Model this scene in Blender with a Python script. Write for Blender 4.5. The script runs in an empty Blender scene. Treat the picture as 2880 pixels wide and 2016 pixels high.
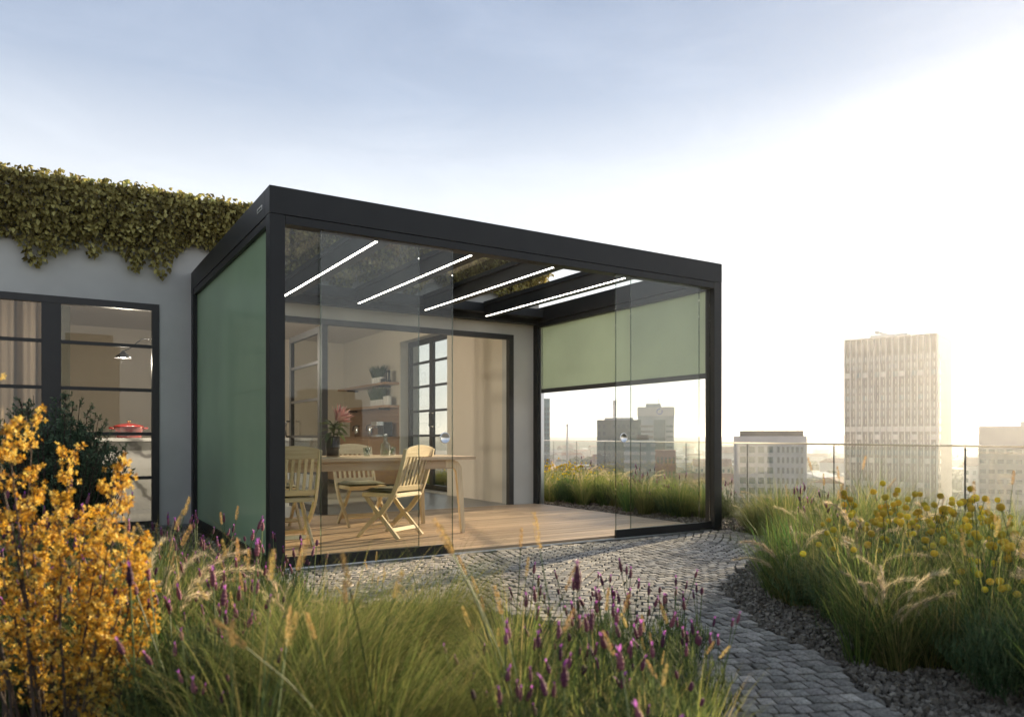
import bpy, bmesh, math, random
from mathutils import Vector, Matrix, Euler

rnd = random.Random(7)
SC = bpy.context.scene
COL = SC.collection
R = math.radians
PI = math.pi

# ------------------------------------------------------------------ camera
EYE = (-1.325, -5.309, 0.94)
cam_d = bpy.data.cameras.new('camera')
cam = bpy.data.objects.new('camera', cam_d)
COL.objects.link(cam)
cam.location = EYE
cam.rotation_euler = (R(90), 0, R(-32.0))
cam_d.sensor_width = 36.0
cam_d.lens = 26.26
cam_d.shift_y = 0.0769
cam_d.clip_start = 0.05
cam_d.clip_end = 9000
cam_d.dof.use_dof = True
cam_d.dof.focus_distance = 7.2
cam_d.dof.aperture_fstop = 2.8
SC.camera = cam

# ------------------------------------------------------------------ sky, sun, exposure
SUN_EL, SUN_AZ = 12.0, 74.0            # azimuth measured clockwise from +Y (house depth axis)
world = bpy.data.worlds.new('World')
SC.world = world
world.use_nodes = True
wn, wl = world.node_tree.nodes, world.node_tree.links
wn.clear()
w_out = wn.new('ShaderNodeOutputWorld')
w_bg = wn.new('ShaderNodeBackground')
w_sky = wn.new('ShaderNodeTexSky')
w_sky.sky_type = 'NISHITA'
w_sky.sun_disc = False
w_sky.sun_elevation = R(SUN_EL)
w_sky.sun_rotation = R(SUN_AZ)
w_sky.altitude = 60
w_sky.air_density = 1.0
w_sky.dust_density = 1.2
w_sky.ozone_density = 2.0
w_bg.inputs['Strength'].default_value = 0.072
# thin high cirrus: white wisps over the whole sky
w_tc = wn.new('ShaderNodeTexCoord')
w_map = wn.new('ShaderNodeMapping')
w_map.inputs['Scale'].default_value = (1.6, 1.6, 6.0)
w_map.inputs['Rotation'].default_value = (0.25, 0.3, 0.6)
w_n = wn.new('ShaderNodeTexNoise')
w_n.inputs['Scale'].default_value = 2.2
w_n.inputs['Detail'].default_value = 7
w_n.inputs['Roughness'].default_value = 0.58
w_n.inputs['Distortion'].default_value = 0.6
w_r = wn.new('ShaderNodeValToRGB')
w_r.color_ramp.elements[0].position = 0.44
w_r.color_ramp.elements[0].color = (0, 0, 0, 1)
w_r.color_ramp.elements[1].position = 0.80
w_r.color_ramp.elements[1].color = (1, 1, 1, 1)
w_mix = wn.new('ShaderNodeMix')
w_mix.data_type = 'RGBA'
# veil of thin high haze: the same all round the compass, whiter towards the horizon
w_sep = wn.new('ShaderNodeSeparateXYZ')
w_veil = wn.new('ShaderNodeValToRGB')
_stops = [(0.0, (5.6, 5.55, 5.4)), (0.16, (4.9, 5.0, 5.1)), (0.30, (4.3, 4.5, 4.8)), (0.41, (2.4, 2.8, 3.5)), (0.5, (1.85, 2.25, 3.0)), (1.0, (1.85, 2.25, 3.0))]
while len(w_veil.color_ramp.elements) < len(_stops):
    w_veil.color_ramp.elements.new(0.5)
for _e, (_p, _c) in zip(w_veil.color_ramp.elements, _stops):
    _e.position = _p
    _e.color = (_c[0] / 6, _c[1] / 6, _c[2] / 6, 1)
w_gain = wn.new('ShaderNodeVectorMath')
w_gain.operation = 'SCALE'
w_gain.inputs['Scale'].default_value = 6.0
w_cl = wn.new('ShaderNodeMix')
w_cl.data_type = 'RGBA'
w_cl.blend_type = 'ADD'
w_cl.inputs[7].default_value = (1.0, 1.0, 1.0, 1)
w_fac = wn.new('ShaderNodeMath')
w_fac.operation = 'MULTIPLY'
w_fac.inputs[1].default_value = 0.5
w_mix.inputs[0].default_value = 0.88
wl.new(w_tc.outputs['Generated'], w_map.inputs['Vector'])
wl.new(w_map.outputs['Vector'], w_n.inputs['Vector'])
wl.new(w_n.outputs['Fac'], w_r.inputs['Fac'])
wl.new(w_r.outputs['Color'], w_fac.inputs[0])
wl.new(w_tc.outputs['Generated'], w_sep.inputs[0])
wl.new(w_sep.outputs['Z'], w_veil.inputs['Fac'])
wl.new(w_veil.outputs['Color'], w_gain.inputs[0])
wl.new(w_fac.outputs[0], w_cl.inputs[0])
wl.new(w_gain.outputs[0], w_cl.inputs[6])
wl.new(w_sky.outputs['Color'], w_mix.inputs[6])
wl.new(w_cl.outputs[2], w_mix.inputs[7])
wl.new(w_mix.outputs[2], w_bg.inputs['Color'])
wl.new(w_bg.outputs['Background'], w_out.inputs['Surface'])

sun_d = bpy.data.lights.new('sun', 'SUN')
sun_d.energy = 5.0
sun_d.angle = R(0.6)
sun_d.color = (1.0, 0.80, 0.54)
sun = bpy.data.objects.new('sun', sun_d)
COL.objects.link(sun)
SUN_DIR = Vector((math.sin(R(SUN_AZ)) * math.cos(R(SUN_EL)), math.cos(R(SUN_AZ)) * math.cos(R(SUN_EL)), math.sin(R(SUN_EL))))
sun.rotation_euler = SUN_DIR.to_track_quat('Z', 'Y').to_euler()
sun.location = SUN_DIR * 30

SC.view_settings.view_transform = 'Standard'
SC.view_settings.look = 'None'
SC.view_settings.exposure = 1.62
SC.view_settings.gamma = 1.0
SC.view_settings.use_curve_mapping = False
SC.render.engine = 'CYCLES'
cy = SC.cycles
cy.use_denoising = True
cy.max_bounces = 6
cy.diffuse_bounces = 3
cy.glossy_bounces = 2
cy.transmission_bounces = 2
cy.volume_bounces = 0
cy.transparent_max_bounces = 24
cy.caustics_reflective = False
cy.caustics_refractive = False
cy.sample_clamp_indirect = 6.0
cy.use_adaptive_sampling = True
cy.adaptive_threshold = 0.015

# ------------------------------------------------------------------ materials
def new_mat(name):
    m = bpy.data.materials.new(name)
    m.use_nodes = True
    n, l = m.node_tree.nodes, m.node_tree.links
    n.clear()
    o = n.new('ShaderNodeOutputMaterial')
    return m, n, l, o

def noise(n, l, scale, detail=4, vec=None, rough=0.55, stretch=None):
    t = n.new('ShaderNodeTexNoise')
    t.inputs['Scale'].default_value = scale
    t.inputs['Detail'].default_value = detail
    t.inputs['Roughness'].default_value = rough
    if vec is None:
        tc = n.new('ShaderNodeTexCoord')
        vec = tc.outputs['Object']
    if stretch:
        mp = n.new('ShaderNodeMapping')
        mp.inputs['Scale'].default_value = stretch
        l.new(vec, mp.inputs['Vector'])
        vec = mp.outputs['Vector']
    l.new(vec, t.inputs['Vector'])
    return t

def ramp(n, l, src, stops):
    r = n.new('ShaderNodeValToRGB')
    e = r.color_ramp.elements
    while len(e) < len(stops):
        e.new(0.5)
    for k, (p, c) in enumerate(stops):
        e[k].position = p
        e[k].color = (c[0], c[1], c[2], 1)
    l.new(src, r.inputs['Fac'])
    return r

def plain(name, c, rough=0.5, metal=0.0, spec=0.5, var=0.12, scale=6.0, bump=0.0, bscale=80.0, coat=0.0, stretch=None):
    """Principled surface with slight uneven tone and fine relief."""
    m, n, l, o = new_mat(name)
    b = n.new('ShaderNodeBsdfPrincipled')
    b.inputs['Roughness'].default_value = rough
    b.inputs['Metallic'].default_value = metal
    b.inputs['Specular IOR Level'].default_value = spec
    b.inputs['Coat Weight'].default_value = coat
    t = noise(n, l, scale, 5, stretch=stretch)
    lo = [x * (1 - var) for x in c]
    hi = [min(1, x * (1 + var)) for x in c]
    r = ramp(n, l, t.outputs['Fac'], [(0.3, lo), (0.7, hi)])
    l.new(r.outputs['Color'], b.inputs['Base Color'])
    if bump:
        t2 = noise(n, l, bscale, 4)
        bp = n.new('ShaderNodeBump')
        bp.inputs['Strength'].default_value = bump
        bp.inputs['Distance'].default_value = 0.004
        l.new(t2.outputs['Fac'], bp.inputs['Height'])
        l.new(bp.outputs['Normal'], b.inputs['Normal'])
    l.new(b.outputs['BSDF'], o.inputs['Surface'])
    return m

def emit(name, c, s):
    m, n, l, o = new_mat(name)
    e = n.new('ShaderNodeEmission')
    e.inputs['Color'].default_value = (*c, 1)
    e.inputs['Strength'].default_value = s
    l.new(e.outputs[0], o.inputs['Surface'])
    return m

def glass(name, tint=(0.95, 0.97, 0.96), gain=1.0):
    """Thin clear sheet: straight-through transmission plus mirror reflection by Schlick's law."""
    m, n, l, o = new_mat(name)
    tr = n.new('ShaderNodeBsdfTransparent')
    tr.inputs['Color'].default_value = (*tint, 1)
    gl = n.new('ShaderNodeBsdfGlossy')
    gl.inputs['Roughness'].default_value = 0.0
    lw = n.new('ShaderNodeLayerWeight')
    lw.inputs['Blend'].default_value = 0.5
    p = n.new('ShaderNodeMath'); p.operation = 'POWER'; p.inputs[1].default_value = 5.0
    a = n.new('ShaderNodeMath'); a.operation = 'MULTIPLY_ADD'
    a.inputs[1].default_value = 0.95 * gain
    a.inputs[2].default_value = 0.045 * gain
    mx = n.new('ShaderNodeMixShader')
    l.new(lw.outputs['Facing'], p.inputs[0])
    l.new(p.outputs[0], a.inputs[0])
    l.new(a.outputs[0], mx.inputs['Fac'])
    l.new(tr.outputs[0], mx.inputs[1])
    l.new(gl.outputs[0], mx.inputs[2])
    l.new(mx.outputs[0], o.inputs['Surface'])
    return m

def wood(name, dark, light, axis='x', rough=0.45, scale=1.0, bump=0.25):
    m, n, l, o = new_mat(name)
    b = n.new('ShaderNodeBsdfPrincipled')
    b.inputs['Roughness'].default_value = rough
    st = {'x': (0.6, 14, 14), 'y': (14, 0.6, 14), 'z': (14, 14, 0.6)}[axis]
    tc = n.new('ShaderNodeTexCoord')
    oi = n.new('ShaderNodeObjectInfo')
    ad = n.new('ShaderNodeVectorMath'); ad.operation = 'ADD'
    cb = n.new('ShaderNodeCombineXYZ')
    mu = n.new('ShaderNodeMath'); mu.operation = 'MULTIPLY'; mu.inputs[1].default_value = 40
    l.new(oi.outputs['Random'], mu.inputs[0])
    for k in range(3):
        l.new(mu.outputs[0], cb.inputs[k])
    l.new(tc.outputs['Object'], ad.inputs[0])
    l.new(cb.outputs[0], ad.inputs[1])
    t = noise(n, l, 3.0 * scale, 6, vec=ad.outputs[0], rough=0.62, stretch=st)
    r = ramp(n, l, t.outputs['Fac'], [(0.25, dark), (0.75, light)])
    hs = n.new('ShaderNodeHueSaturation')
    rv = n.new('ShaderNodeMapRange')
    rv.inputs['To Min'].default_value = 0.78
    rv.inputs['To Max'].default_value = 1.2
    l.new(oi.outputs['Random'], rv.inputs['Value'])
    l.new(rv.outputs[0], hs.inputs['Value'])
    l.new(r.outputs['Color'], hs.inputs['Color'])
    l.new(hs.outputs['Color'], b.inputs['Base Color'])
    bp = n.new('ShaderNodeBump')
    bp.inputs['Strength'].default_value = bump
    bp.inputs['Distance'].default_value = 0.002
    l.new(t.outputs['Fac'], bp.inputs['Height'])
    l.new(bp.outputs['Normal'], b.inputs['Normal'])
    l.new(b.outputs['BSDF'], o.inputs['Surface'])
    return m

def tinted(name, stops, rough=0.6, trans=0.4, spec=0.3, gscale=None, bump=0.0):
    """Plant and stone surfaces: colour picked along `stops` by the per-piece attribute `tint`; thin leaves let light through."""
    m, n, l, o = new_mat(name)
    at = n.new('ShaderNodeAttribute'); at.attribute_name = 'tint'
    oi = n.new('ShaderNodeObjectInfo')
    sp = n.new('ShaderNodeSeparateColor')
    l.new(at.outputs['Color'], sp.inputs[0])
    r = ramp(n, l, sp.outputs[0], stops)
    hs = n.new('ShaderNodeHueSaturation')
    rv = n.new('ShaderNodeMapRange')
    rv.inputs['To Min'].default_value = 0.62
    rv.inputs['To Max'].default_value = 1.22
    l.new(oi.outputs['Random'], rv.inputs['Value'])
    l.new(rv.outputs[0], hs.inputs['Value'])
    wh = n.new('ShaderNodeTexWhiteNoise'); wh.noise_dimensions = '1D'
    l.new(oi.outputs['Random'], wh.inputs['W'])
    rh2 = n.new('ShaderNodeMapRange')
    rh2.inputs['To Min'].default_value = 0.488
    rh2.inputs['To Max'].default_value = 0.518
    l.new(wh.outputs['Value'], rh2.inputs['Value'])
    l.new(rh2.outputs[0], hs.inputs['Hue'])
    l.new(r.outputs['Color'], hs.inputs['Color'])
    col = hs.outputs['Color']
    b = n.new('ShaderNodeBsdfPrincipled')
    b.inputs['Roughness'].default_value = rough
    b.inputs['Specular IOR Level'].default_value = spec
    if gscale:
        t = noise(n, l, gscale, 5, rough=0.7)
        rr = ramp(n, l, t.outputs['Fac'], [(0.32, (0.5, 0.5, 0.5)), (0.68, (1.45, 1.45, 1.45))])
        mm = n.new('ShaderNodeMix'); mm.data_type = 'RGBA'; mm.blend_type = 'MULTIPLY'; mm.inputs[0].default_value = 1
        l.new(col, mm.inputs[6]); l.new(rr.outputs['Color'], mm.inputs[7])
        col = mm.outputs[2]
        if bump:
            bp = n.new('ShaderNodeBump'); bp.inputs['Strength'].default_value = bump; bp.inputs['Distance'].default_value = 0.003
            l.new(t.outputs['Fac'], bp.inputs['Height']); l.new(bp.outputs['Normal'], b.inputs['Normal'])
    l.new(col, b.inputs['Base Color'])
    if trans:
        tl = n.new('ShaderNodeBsdfTranslucent')
        l.new(col, tl.inputs['Color'])
        mx = n.new('ShaderNodeMixShader')
        mx.inputs['Fac'].default_value = trans
        l.new(b.outputs['BSDF'], mx.inputs[1])
        l.new(tl.outputs[0], mx.inputs[2])
        l.new(mx.outputs[0], o.inputs['Surface'])
    else:
        l.new(b.outputs['BSDF'], o.inputs['Surface'])
    return m

def fabric(name, c, trans=0.5, rough=0.7, coat=0.0):
    m, n, l, o = new_mat(name)
    b = n.new('ShaderNodeBsdfPrincipled')
    b.inputs['Roughness'].default_value = rough
    b.inputs['Specular IOR Level'].default_value = 0.4
    b.inputs['Coat Weight'].default_value = coat
    b.inputs['Coat Roughness'].default_value = 0.06
    t = noise(n, l, 350, 2)
    t0 = noise(n, l, 1.3, 4)
    ma = n.new('ShaderNodeMath'); ma.operation = 'MULTIPLY_ADD'; ma.inputs[1].default_value = 0.5
    l.new(t.outputs['Fac'], ma.inputs[0]); 
    ms = n.new('ShaderNodeMath'); ms.operation = 'MULTIPLY'; ms.inputs[1].default_value = 0.5
    l.new(t0.outputs['Fac'], ms.inputs[0]); l.new(ms.outputs[0], ma.inputs[2])
    r = ramp(n, l, ma.outputs[0], [(0.3, [x * 0.84 for x in c]), (0.7, [x * 1.14 for x in c])])
    tl = n.new('ShaderNodeBsdfTranslucent')
    mx = n.new('ShaderNodeMixShader'); mx.inputs['Fac'].default_value = trans
    l.new(r.outputs['Color'], b.inputs['Base Color'])
    l.new(r.outputs['Color'], tl.inputs['Color'])
    l.new(b.outputs['BSDF'], mx.inputs[1]); l.new(tl.outputs[0], mx.inputs[2])
    l.new(mx.outputs[0], o.inputs['Surface'])
    return m

def marble(name):
    m, n, l, o = new_mat(name)
    b = n.new('ShaderNodeBsdfPrincipled')
    b.inputs['Roughness'].default_value = 0.18
    t = noise(n, l, 1.6, 8, rough=0.6)
    w = n.new('ShaderNodeTexWave'); w.wave_type = 'BANDS'; w.bands_direction = 'DIAGONAL'
    w.inputs['Scale'].default_value = 0.9; w.inputs['Distortion'].default_value = 9.0; w.inputs['Detail'].default_value = 5
    tc = n.new('ShaderNodeTexCoord'); l.new(tc.outputs['Object'], w.inputs['Vector'])
    r = ramp(n, l, w.outputs['Fac'], [(0.0, (0.22, 0.21, 0.2)), (0.05, (0.58, 0.57, 0.54)), (0.3, (0.66, 0.65, 0.62))])
    l.new(r.outputs['Color'], b.inputs['Base Color'])
    l.new(b.outputs['BSDF'], o.inputs['Surface'])
    return m

M = {}
M['frame'] = plain('anthracite powder coat', (0.0135, 0.0145, 0.0145), 0.48, spec=0.36, var=0.22, scale=3.0, bump=0.05, bscale=600)
M['window'] = plain('dark steel window paint', (0.028, 0.026, 0.024), 0.45, var=0.08, bump=0.05, bscale=500)
M['stucco'] = plain('grey fine render', (0.53, 0.52, 0.48), 0.85, spec=0.2, var=0.10, scale=1.6, bump=0.35, bscale=160)
M['plaster'] = plain('warm white interior plaster', (0.70, 0.635, 0.53), 0.9, spec=0.2, var=0.04, scale=1.2, bump=0.1, bscale=90)
M['ceiling'] = plain('pale ceiling paint', (0.68, 0.62, 0.55), 0.9, spec=0.2, var=0.03)
M['pillar'] = plain('grey green column paint', (0.20, 0.20, 0.165), 0.8, var=0.06)
M['concrete'] = plain('grey concrete floor', (0.22, 0.22, 0.215), 0.35, var=0.10, scale=2.2, bump=0.06)
M['glass'] = glass('clear sliding glass', (0.95, 0.96, 0.95), 0.62)
M['roofglass'] = glass('roof glass', (0.90, 0.92, 0.91), 0.7)
M['railglass'] = glass('railing glass', (0.95, 0.97, 0.96), 1.0)
M['winglass_dark'] = glass('room dimming window glass', (0.74, 0.74, 0.72), 1.0)  # window glass copy, tint darkened to stand in for a dimmer room behind
M['winglass'] = glass('window glass', (0.88, 0.89, 0.87), 1.0)
M['screen'] = fabric('green screen cloth', (0.395, 0.455, 0.385), 0.42, 0.6, coat=0.1)
M['screen_dense'] = fabric('dense green screen cloth', (0.305, 0.435, 0.265), 0.10, 0.4, coat=0.25)
M['alu'] = plain('brushed aluminium', (0.72, 0.73, 0.74), 0.28, metal=1.0, var=0.05, stretch=(1, 60, 60))
M['led'] = emit('lit led diffuser', (1.0, 0.93, 0.82), 9.0)
M['deck'] = wood('ipe decking', (0.29, 0.195, 0.115), (0.52, 0.375, 0.245), 'x', 0.5)
M['teak'] = wood('pale teak', (0.52, 0.41, 0.25), (0.76, 0.64, 0.43), 'z', 0.5, 2.0)
M['teakx'] = wood('pale teak across', (0.52, 0.41, 0.25), (0.76, 0.64, 0.43), 'x', 0.5, 2.0)
M['oak'] = wood('oak table', (0.44, 0.32, 0.20), (0.64, 0.49, 0.33), 'x', 0.42, 1.2)
M['oaky'] = wood('oak cabinet', (0.34, 0.19, 0.10), (0.52, 0.32, 0.18), 'y', 0.45, 1.2)
M['marble'] = marble('white veined marble')
M['black'] = plain('black enamel', (0.012, 0.012, 0.013), 0.3, var=0.05)
M['white'] = plain('white glazed ceramic', (0.72, 0.70, 0.66), 0.3, var=0.04)
M['red'] = plain('red enamel', (0.22, 0.012, 0.008), 0.25, var=0.1, coat=0.5)
M['steel'] = plain('polished steel', (0.75, 0.74, 0.72), 0.14, metal=1.0, var=0.04)
M['bronze'] = plain('brass knob', (0.55, 0.38, 0.16), 0.25, metal=1.0)
M['curtain'] = fabric('beige curtain linen', (0.46, 0.38, 0.30), 0.35)
M['cushion'] = fabric('olive grey cushion cloth', (0.13, 0.13, 0.085), 0.0, 0.9)
M['bulb'] = emit('lit lamp bulb', (1.0, 0.86, 0.66), 14.0)
M['soil'] = plain('dark planting soil', (0.040, 0.031, 0.024), 0.95, spec=0.1, var=0.4, scale=14, bump=0.8, bscale=60)
M['mortar'] = plain('dark jointing grit', (0.020, 0.018, 0.011), 0.95, spec=0.1, var=0.3, scale=40, bump=0.6, bscale=200)
M['pebble'] = tinted('grey brown gravel', [(0.0, (0.12, 0.10, 0.082)), (0.6, (0.22, 0.19, 0.155)), (1.0, (0.36, 0.32, 0.27))], 0.8, 0.0, 0.3)
M['cobble'] = tinted('granite cobble', [(0.0, (0.165, 0.152, 0.13)), (0.5, (0.25, 0.232, 0.20)), (1.0, (0.36, 0.33, 0.28))], 0.85, 0.0, 0.2, gscale=70, bump=0.5)

# ------------------------------------------------------------------ geometry helpers
class G:
    """Collects faces for one mesh."""
    def __init__(s):
        s.v, s.f, s.m, s.c = [], [], [], []
        s.smooth = False
    def add(s, vs, fs, m=0, c=0.5):
        b = len(s.v)
        s.v.extend(vs)
        s.c.extend([c] * len(vs) if not isinstance(c, list) else c)
        s.f.extend([tuple(i + b for i in f) for f in fs])
        s.m.extend([m] * len(fs))
    def box(s, x0, x1, y0, y1, z0, z1, m=0, c=0.5):
        s.add([(x0, y0, z0), (x1, y0, z0), (x1, y1, z0), (x0, y1, z0), (x0, y0, z1), (x1, y0, z1), (x1, y1, z1), (x0, y1, z1)],
              [(0, 3, 2, 1), (4, 5, 6, 7), (0, 1, 5, 4), (1, 2, 6, 5), (2, 3, 7, 6), (3, 0, 4, 7)], m, c)
    def bar(s, a, b, w, h, up=(0, 0, 1), m=0, c=0.5):
        """Rectangular bar from a to b: w across, h along up."""
        a, b = Vector(a), Vector(b)
        d = (b - a).normalized()
        u = Vector(up)
        x = d.cross(u)
        if x.length < 1e-4:
            x = d.cross(Vector((0, 1, 0)))
        x.normalize()
        u = x.cross(d)
        x *= w / 2; u = u * (h / 2)
        vs = [a - x - u, a + x - u, a + x + u, a - x + u, b - x - u, b + x - u, b + x + u, b - x + u]
        s.add([tuple(p) for p in vs], [(0, 1, 2, 3), (7, 6, 5, 4), (0, 4, 5, 1), (1, 5, 6, 2), (2, 6, 7, 3), (3, 7, 4, 0)], m, c)
    def ribbon(s, pts, w, h, up, m=0, c=0.5):
        """Bent rectangular bar through pts, w across the plane, h in plane."""
        pts = [Vector(p) for p in pts]
        n = len(pts)
        side = Vector(up).normalized()
        vs = []
        for i, p in enumerate(pts):
            d = (pts[min(i + 1, n - 1)] - pts[max(i - 1, 0)]).normalized()
            q = d.cross(side).normalized()
            hh = h[i] if isinstance(h, (list, tuple)) else h
            for sx, sy in ((-1, -1), (1, -1), (1, 1), (-1, 1)):
                vs.append(tuple(p + side * (sx * w / 2) + q * (sy * hh / 2)))
        fs = [(3, 2, 1, 0), tuple(4 * (n - 1) + k for k in range(4))]
        for i in range(n - 1):
            for k in range(4):
                a, b = 4 * i + k, 4 * i + (k + 1) % 4
                fs.append((a, b, b + 4, a + 4))
        s.add(vs, fs, m, c)
    def tube(s, pts, r, n=6, m=0, c=0.5, cap=True):
        pts = [Vector(p) for p in pts]
        k = len(pts)
        vs = []
        for i, p in enumerate(pts):
            d = (pts[min(i + 1, k - 1)] - pts[max(i - 1, 0)])
            if d.length < 1e-9:
                d = Vector((0, 0, 1))
            d.normalize()
            u = d.cross(Vector((0, 0, 1)))
            if u.length < 1e-3:
                u = d.cross(Vector((0, 1, 0)))
            u.normalize()
            w = d.cross(u)
            rr = r[i] if isinstance(r, (list, tuple)) else r
            for j in range(n):
                a = 2 * PI * j / n
                vs.append(tuple(p + u * (math.cos(a) * rr) + w * (math.sin(a) * rr)))
        fs = []
        for i in range(k - 1):
            for j in range(n):
                a, b = i * n + j, i * n + (j + 1) % n
                fs.append((a, b, b + n, a + n))
        if cap:
            fs.append(tuple(reversed(range(n))))
            fs.append(tuple((k - 1) * n + j for j in range(n)))
        s.add(vs, fs, m, c)
    def lathe(s, prof, n=16, at=(0, 0, 0), m=0, c=0.5, axis=None):
        """Profile of (radius, height) turned about the vertical."""
        vs = []
        for r, z in prof:
            for j in range(n):
                a = 2 * PI * j / n
                vs.append((r * math.cos(a), r * math.sin(a), z))
        if axis is not None:
            q = Vector((0, 0, 1)).rotation_difference(Vector(axis))
            vs = [tuple(q @ Vector(p)) for p in vs]
        vs = [(p[0] + at[0], p[1] + at[1], p[2] + at[2]) for p in vs]
        fs = []
        for i in range(len(prof) - 1):
            for j in range(n):
                a, b = i * n + j, i * n + (j + 1) % n
                fs.append((a, b, b + n, a + n))
        fs.append(tuple(reversed(range(n))))
        fs.append(tuple((len(prof) - 1) * n + j for j in range(n)))
        s.add(vs, fs, m, c)
    def poly(s, pts, z0, z1, m=0, c=0.5):
        """Flat outline extruded from z0 to z1."""
        n = len(pts)
        vs = [(x, y, z0) for x, y in pts] + [(x, y, z1) for x, y in pts]
        fs = [tuple(reversed(range(n))), tuple(range(n, 2 * n))]
        fs += [(i, (i + 1) % n, (i + 1) % n + n, i + n) for i in range(n)]
        s.add(vs, fs, m, c)
    def mesh(s, name, mats, smooth=False, bevel=0.0):
        me = bpy.data.meshes.new(name)
        me.from_pydata([tuple(p) for p in s.v], [], s.f)
        for mm in (mats if isinstance(mats, (list, tuple)) else [mats]):
            me.materials.append(mm)
        if any(s.m):
            me.polygons.foreach_set('material_index', s.m)
        at = me.color_attributes.new('tint', 'FLOAT_COLOR', 'POINT')
        flat = []
        for q in s.c:
            flat.extend((q, q, q, 1.0))
        at.data.foreach_set('color', flat)
        if bevel:
            bm = bmesh.new(); bm.from_mesh(me)
            es = [e for e in bm.edges if len(e.link_faces) == 2 and e.calc_face_angle(0) > 0.5]
            bmesh.ops.bevel(bm, geom=es, offset=bevel, segments=2, profile=0.6, affect='EDGES', clamp_overlap=True)
            bm.to_mesh(me); bm.free()
        if smooth:
            me.polygons.foreach_set('use_smooth', [True] * len(me.polygons))
        me.update()
        return me

def link(name, me, parent=None, loc=None, rz=None, scale=None):
    o = bpy.data.objects.new(name, me)
    COL.objects.link(o)
    if parent is not None:
        o.parent = parent
    if loc is not None:
        o.location = loc
    if rz is not None:
        o.rotation_euler = (0, 0, rz)
    if scale is not None:
        o.scale = scale if isinstance(scale, (tuple, list)) else (scale,) * 3
    return o

def tag(o, label, cat, group=None, kind=None):
    o['label'] = label
    o['category'] = cat
    if group: o['group'] = group
    if kind: o['kind'] = kind
    return o

def thing(name, label, cat, loc=(0, 0, 0), rz=0, group=None):
    o = link(name, None, None, loc, rz)
    o.empty_display_size = 0.1
    return tag(o, label, cat, group)

def struct(name, me, label=None):
    o = link(name, me)
    o['kind'] = 'structure'
    if label: o['label'] = label
    return o

def pbox(name, parent, mat, x0, x1, y0, y1, z0, z1, bevel=0.0):
    """A part that is one box, given in the parent's own coordinates."""
    g = G(); g.box(x0, x1, y0, y1, z0, z1)
    return link(name, g.mesh(name, mat, bevel=bevel), parent)

def spot(px, depth):
    """Ground point at a bearing (2296-wide plan units) and distance in front of the camera position."""
    l = (px - 1148) / 1675 * depth
    return (EYE[0] + l * 0.848 + depth * 0.530, EYE[1] - l * 0.530 + depth * 0.848)

def bearing(x, y):
    dx, dy = x - EYE[0], y - EYE[1]
    t = dx * 0.530 + dy * 0.848
    l = dx * 0.848 - dy * 0.530
    return 1148 + 1675 * l / max(t, 0.01), t

def inside(p, poly):
    x, y = p
    r = False
    j = len(poly) - 1
    for i in range(len(poly)):
        xi, yi = poly[i]; xj, yj = poly[j]
        if (yi > y) != (yj > y) and x < (xj - xi) * (y - yi) / (yj - yi) + xi:
            r = not r
        j = i
    return r
# ------------------------------------------------------------------ terrace, railing line, beds
RAIL_A, RAIL_U = Vector((4.555, -2.345)), Vector((0.3095, 0.951))
def rail_pt(s):
    p = RAIL_A + RAIL_U * s
    return p.x, p.y
def rail_x(y):
    return RAIL_A.x + (y - RAIL_A.y) * RAIL_U.x / RAIL_U.y

CITY_Z = -35.0
edge0, edge1 = rail_pt(-9.0), rail_pt(15.5)
g = G()
g.poly([(-14, -14), (edge0[0] + 0.25, -14), (edge0[0] + 0.25, edge0[1]), (edge1[0] + 0.25, edge1[1]), (-14, edge1[1] + 0.1)], CITY_Z, -0.030)
struct('terrace_ground', g.mesh('terrace_ground', M['soil']), 'dark planting soil of the roof terrace')

# cobbled path: outline in plan
PATH = [(0.15, -4.6), (0.75, -4.75), (1.10, -3.865), (1.48, -3.35), (1.71, -2.78), (2.0, -2.35), (2.22, -2.07), (2.63, -1.79), (3.05, -1.55),
        (3.45, -1.29), (4.0, -0.95), (4.47, -0.49), (4.56, -0.03), (-0.25, -0.03), (-0.35, -0.5), (-0.1, -0.95), (0.35, -1.35), (0.72, -1.75), (0.86, -2.2),
        (0.78, -2.8), (0.52, -3.45)]
g = G(); g.poly(PATH, -0.029, -0.018)
path = struct('cobbled_path', g.mesh('cobbled_path', M['mortar']), 'grey granite cobbled path curving round the glass pavilion')

def cobble_verts(w, d, h, rr, k=0.055):
    """Stone with a worn, slightly domed top: skirt, shoulder, top."""
    vs = []
    for z, sc in ((-0.03, 1.0), (h * 0.45, 1.0), (h, 1 - k)):
        for sx, sy in ((-1, -1), (1, -1), (1, 1), (-1, 1)):
            vs.append((sx * w / 2 * sc + rr.uniform(-1, 1) * w * 0.045, sy * d / 2 * sc + rr.uniform(-1, 1) * d * 0.045, z + (rr.uniform(-0.0025, 0.0025) if z > 0 else 0)))
    vs.append((rr.uniform(-1, 1) * w * 0.1, rr.uniform(-1, 1) * d * 0.1, h + 0.0012))
    fs = []
    for i in range(2):
        for q in range(4):
            a, b = 4 * i + q, 4 * i + (q + 1) % 4
            fs.append((a, b, b + 4, a + 4))
    for q in range(4):
        fs.append((8 + q, 8 + (q + 1) % 4, 12))
    return vs, fs

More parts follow.
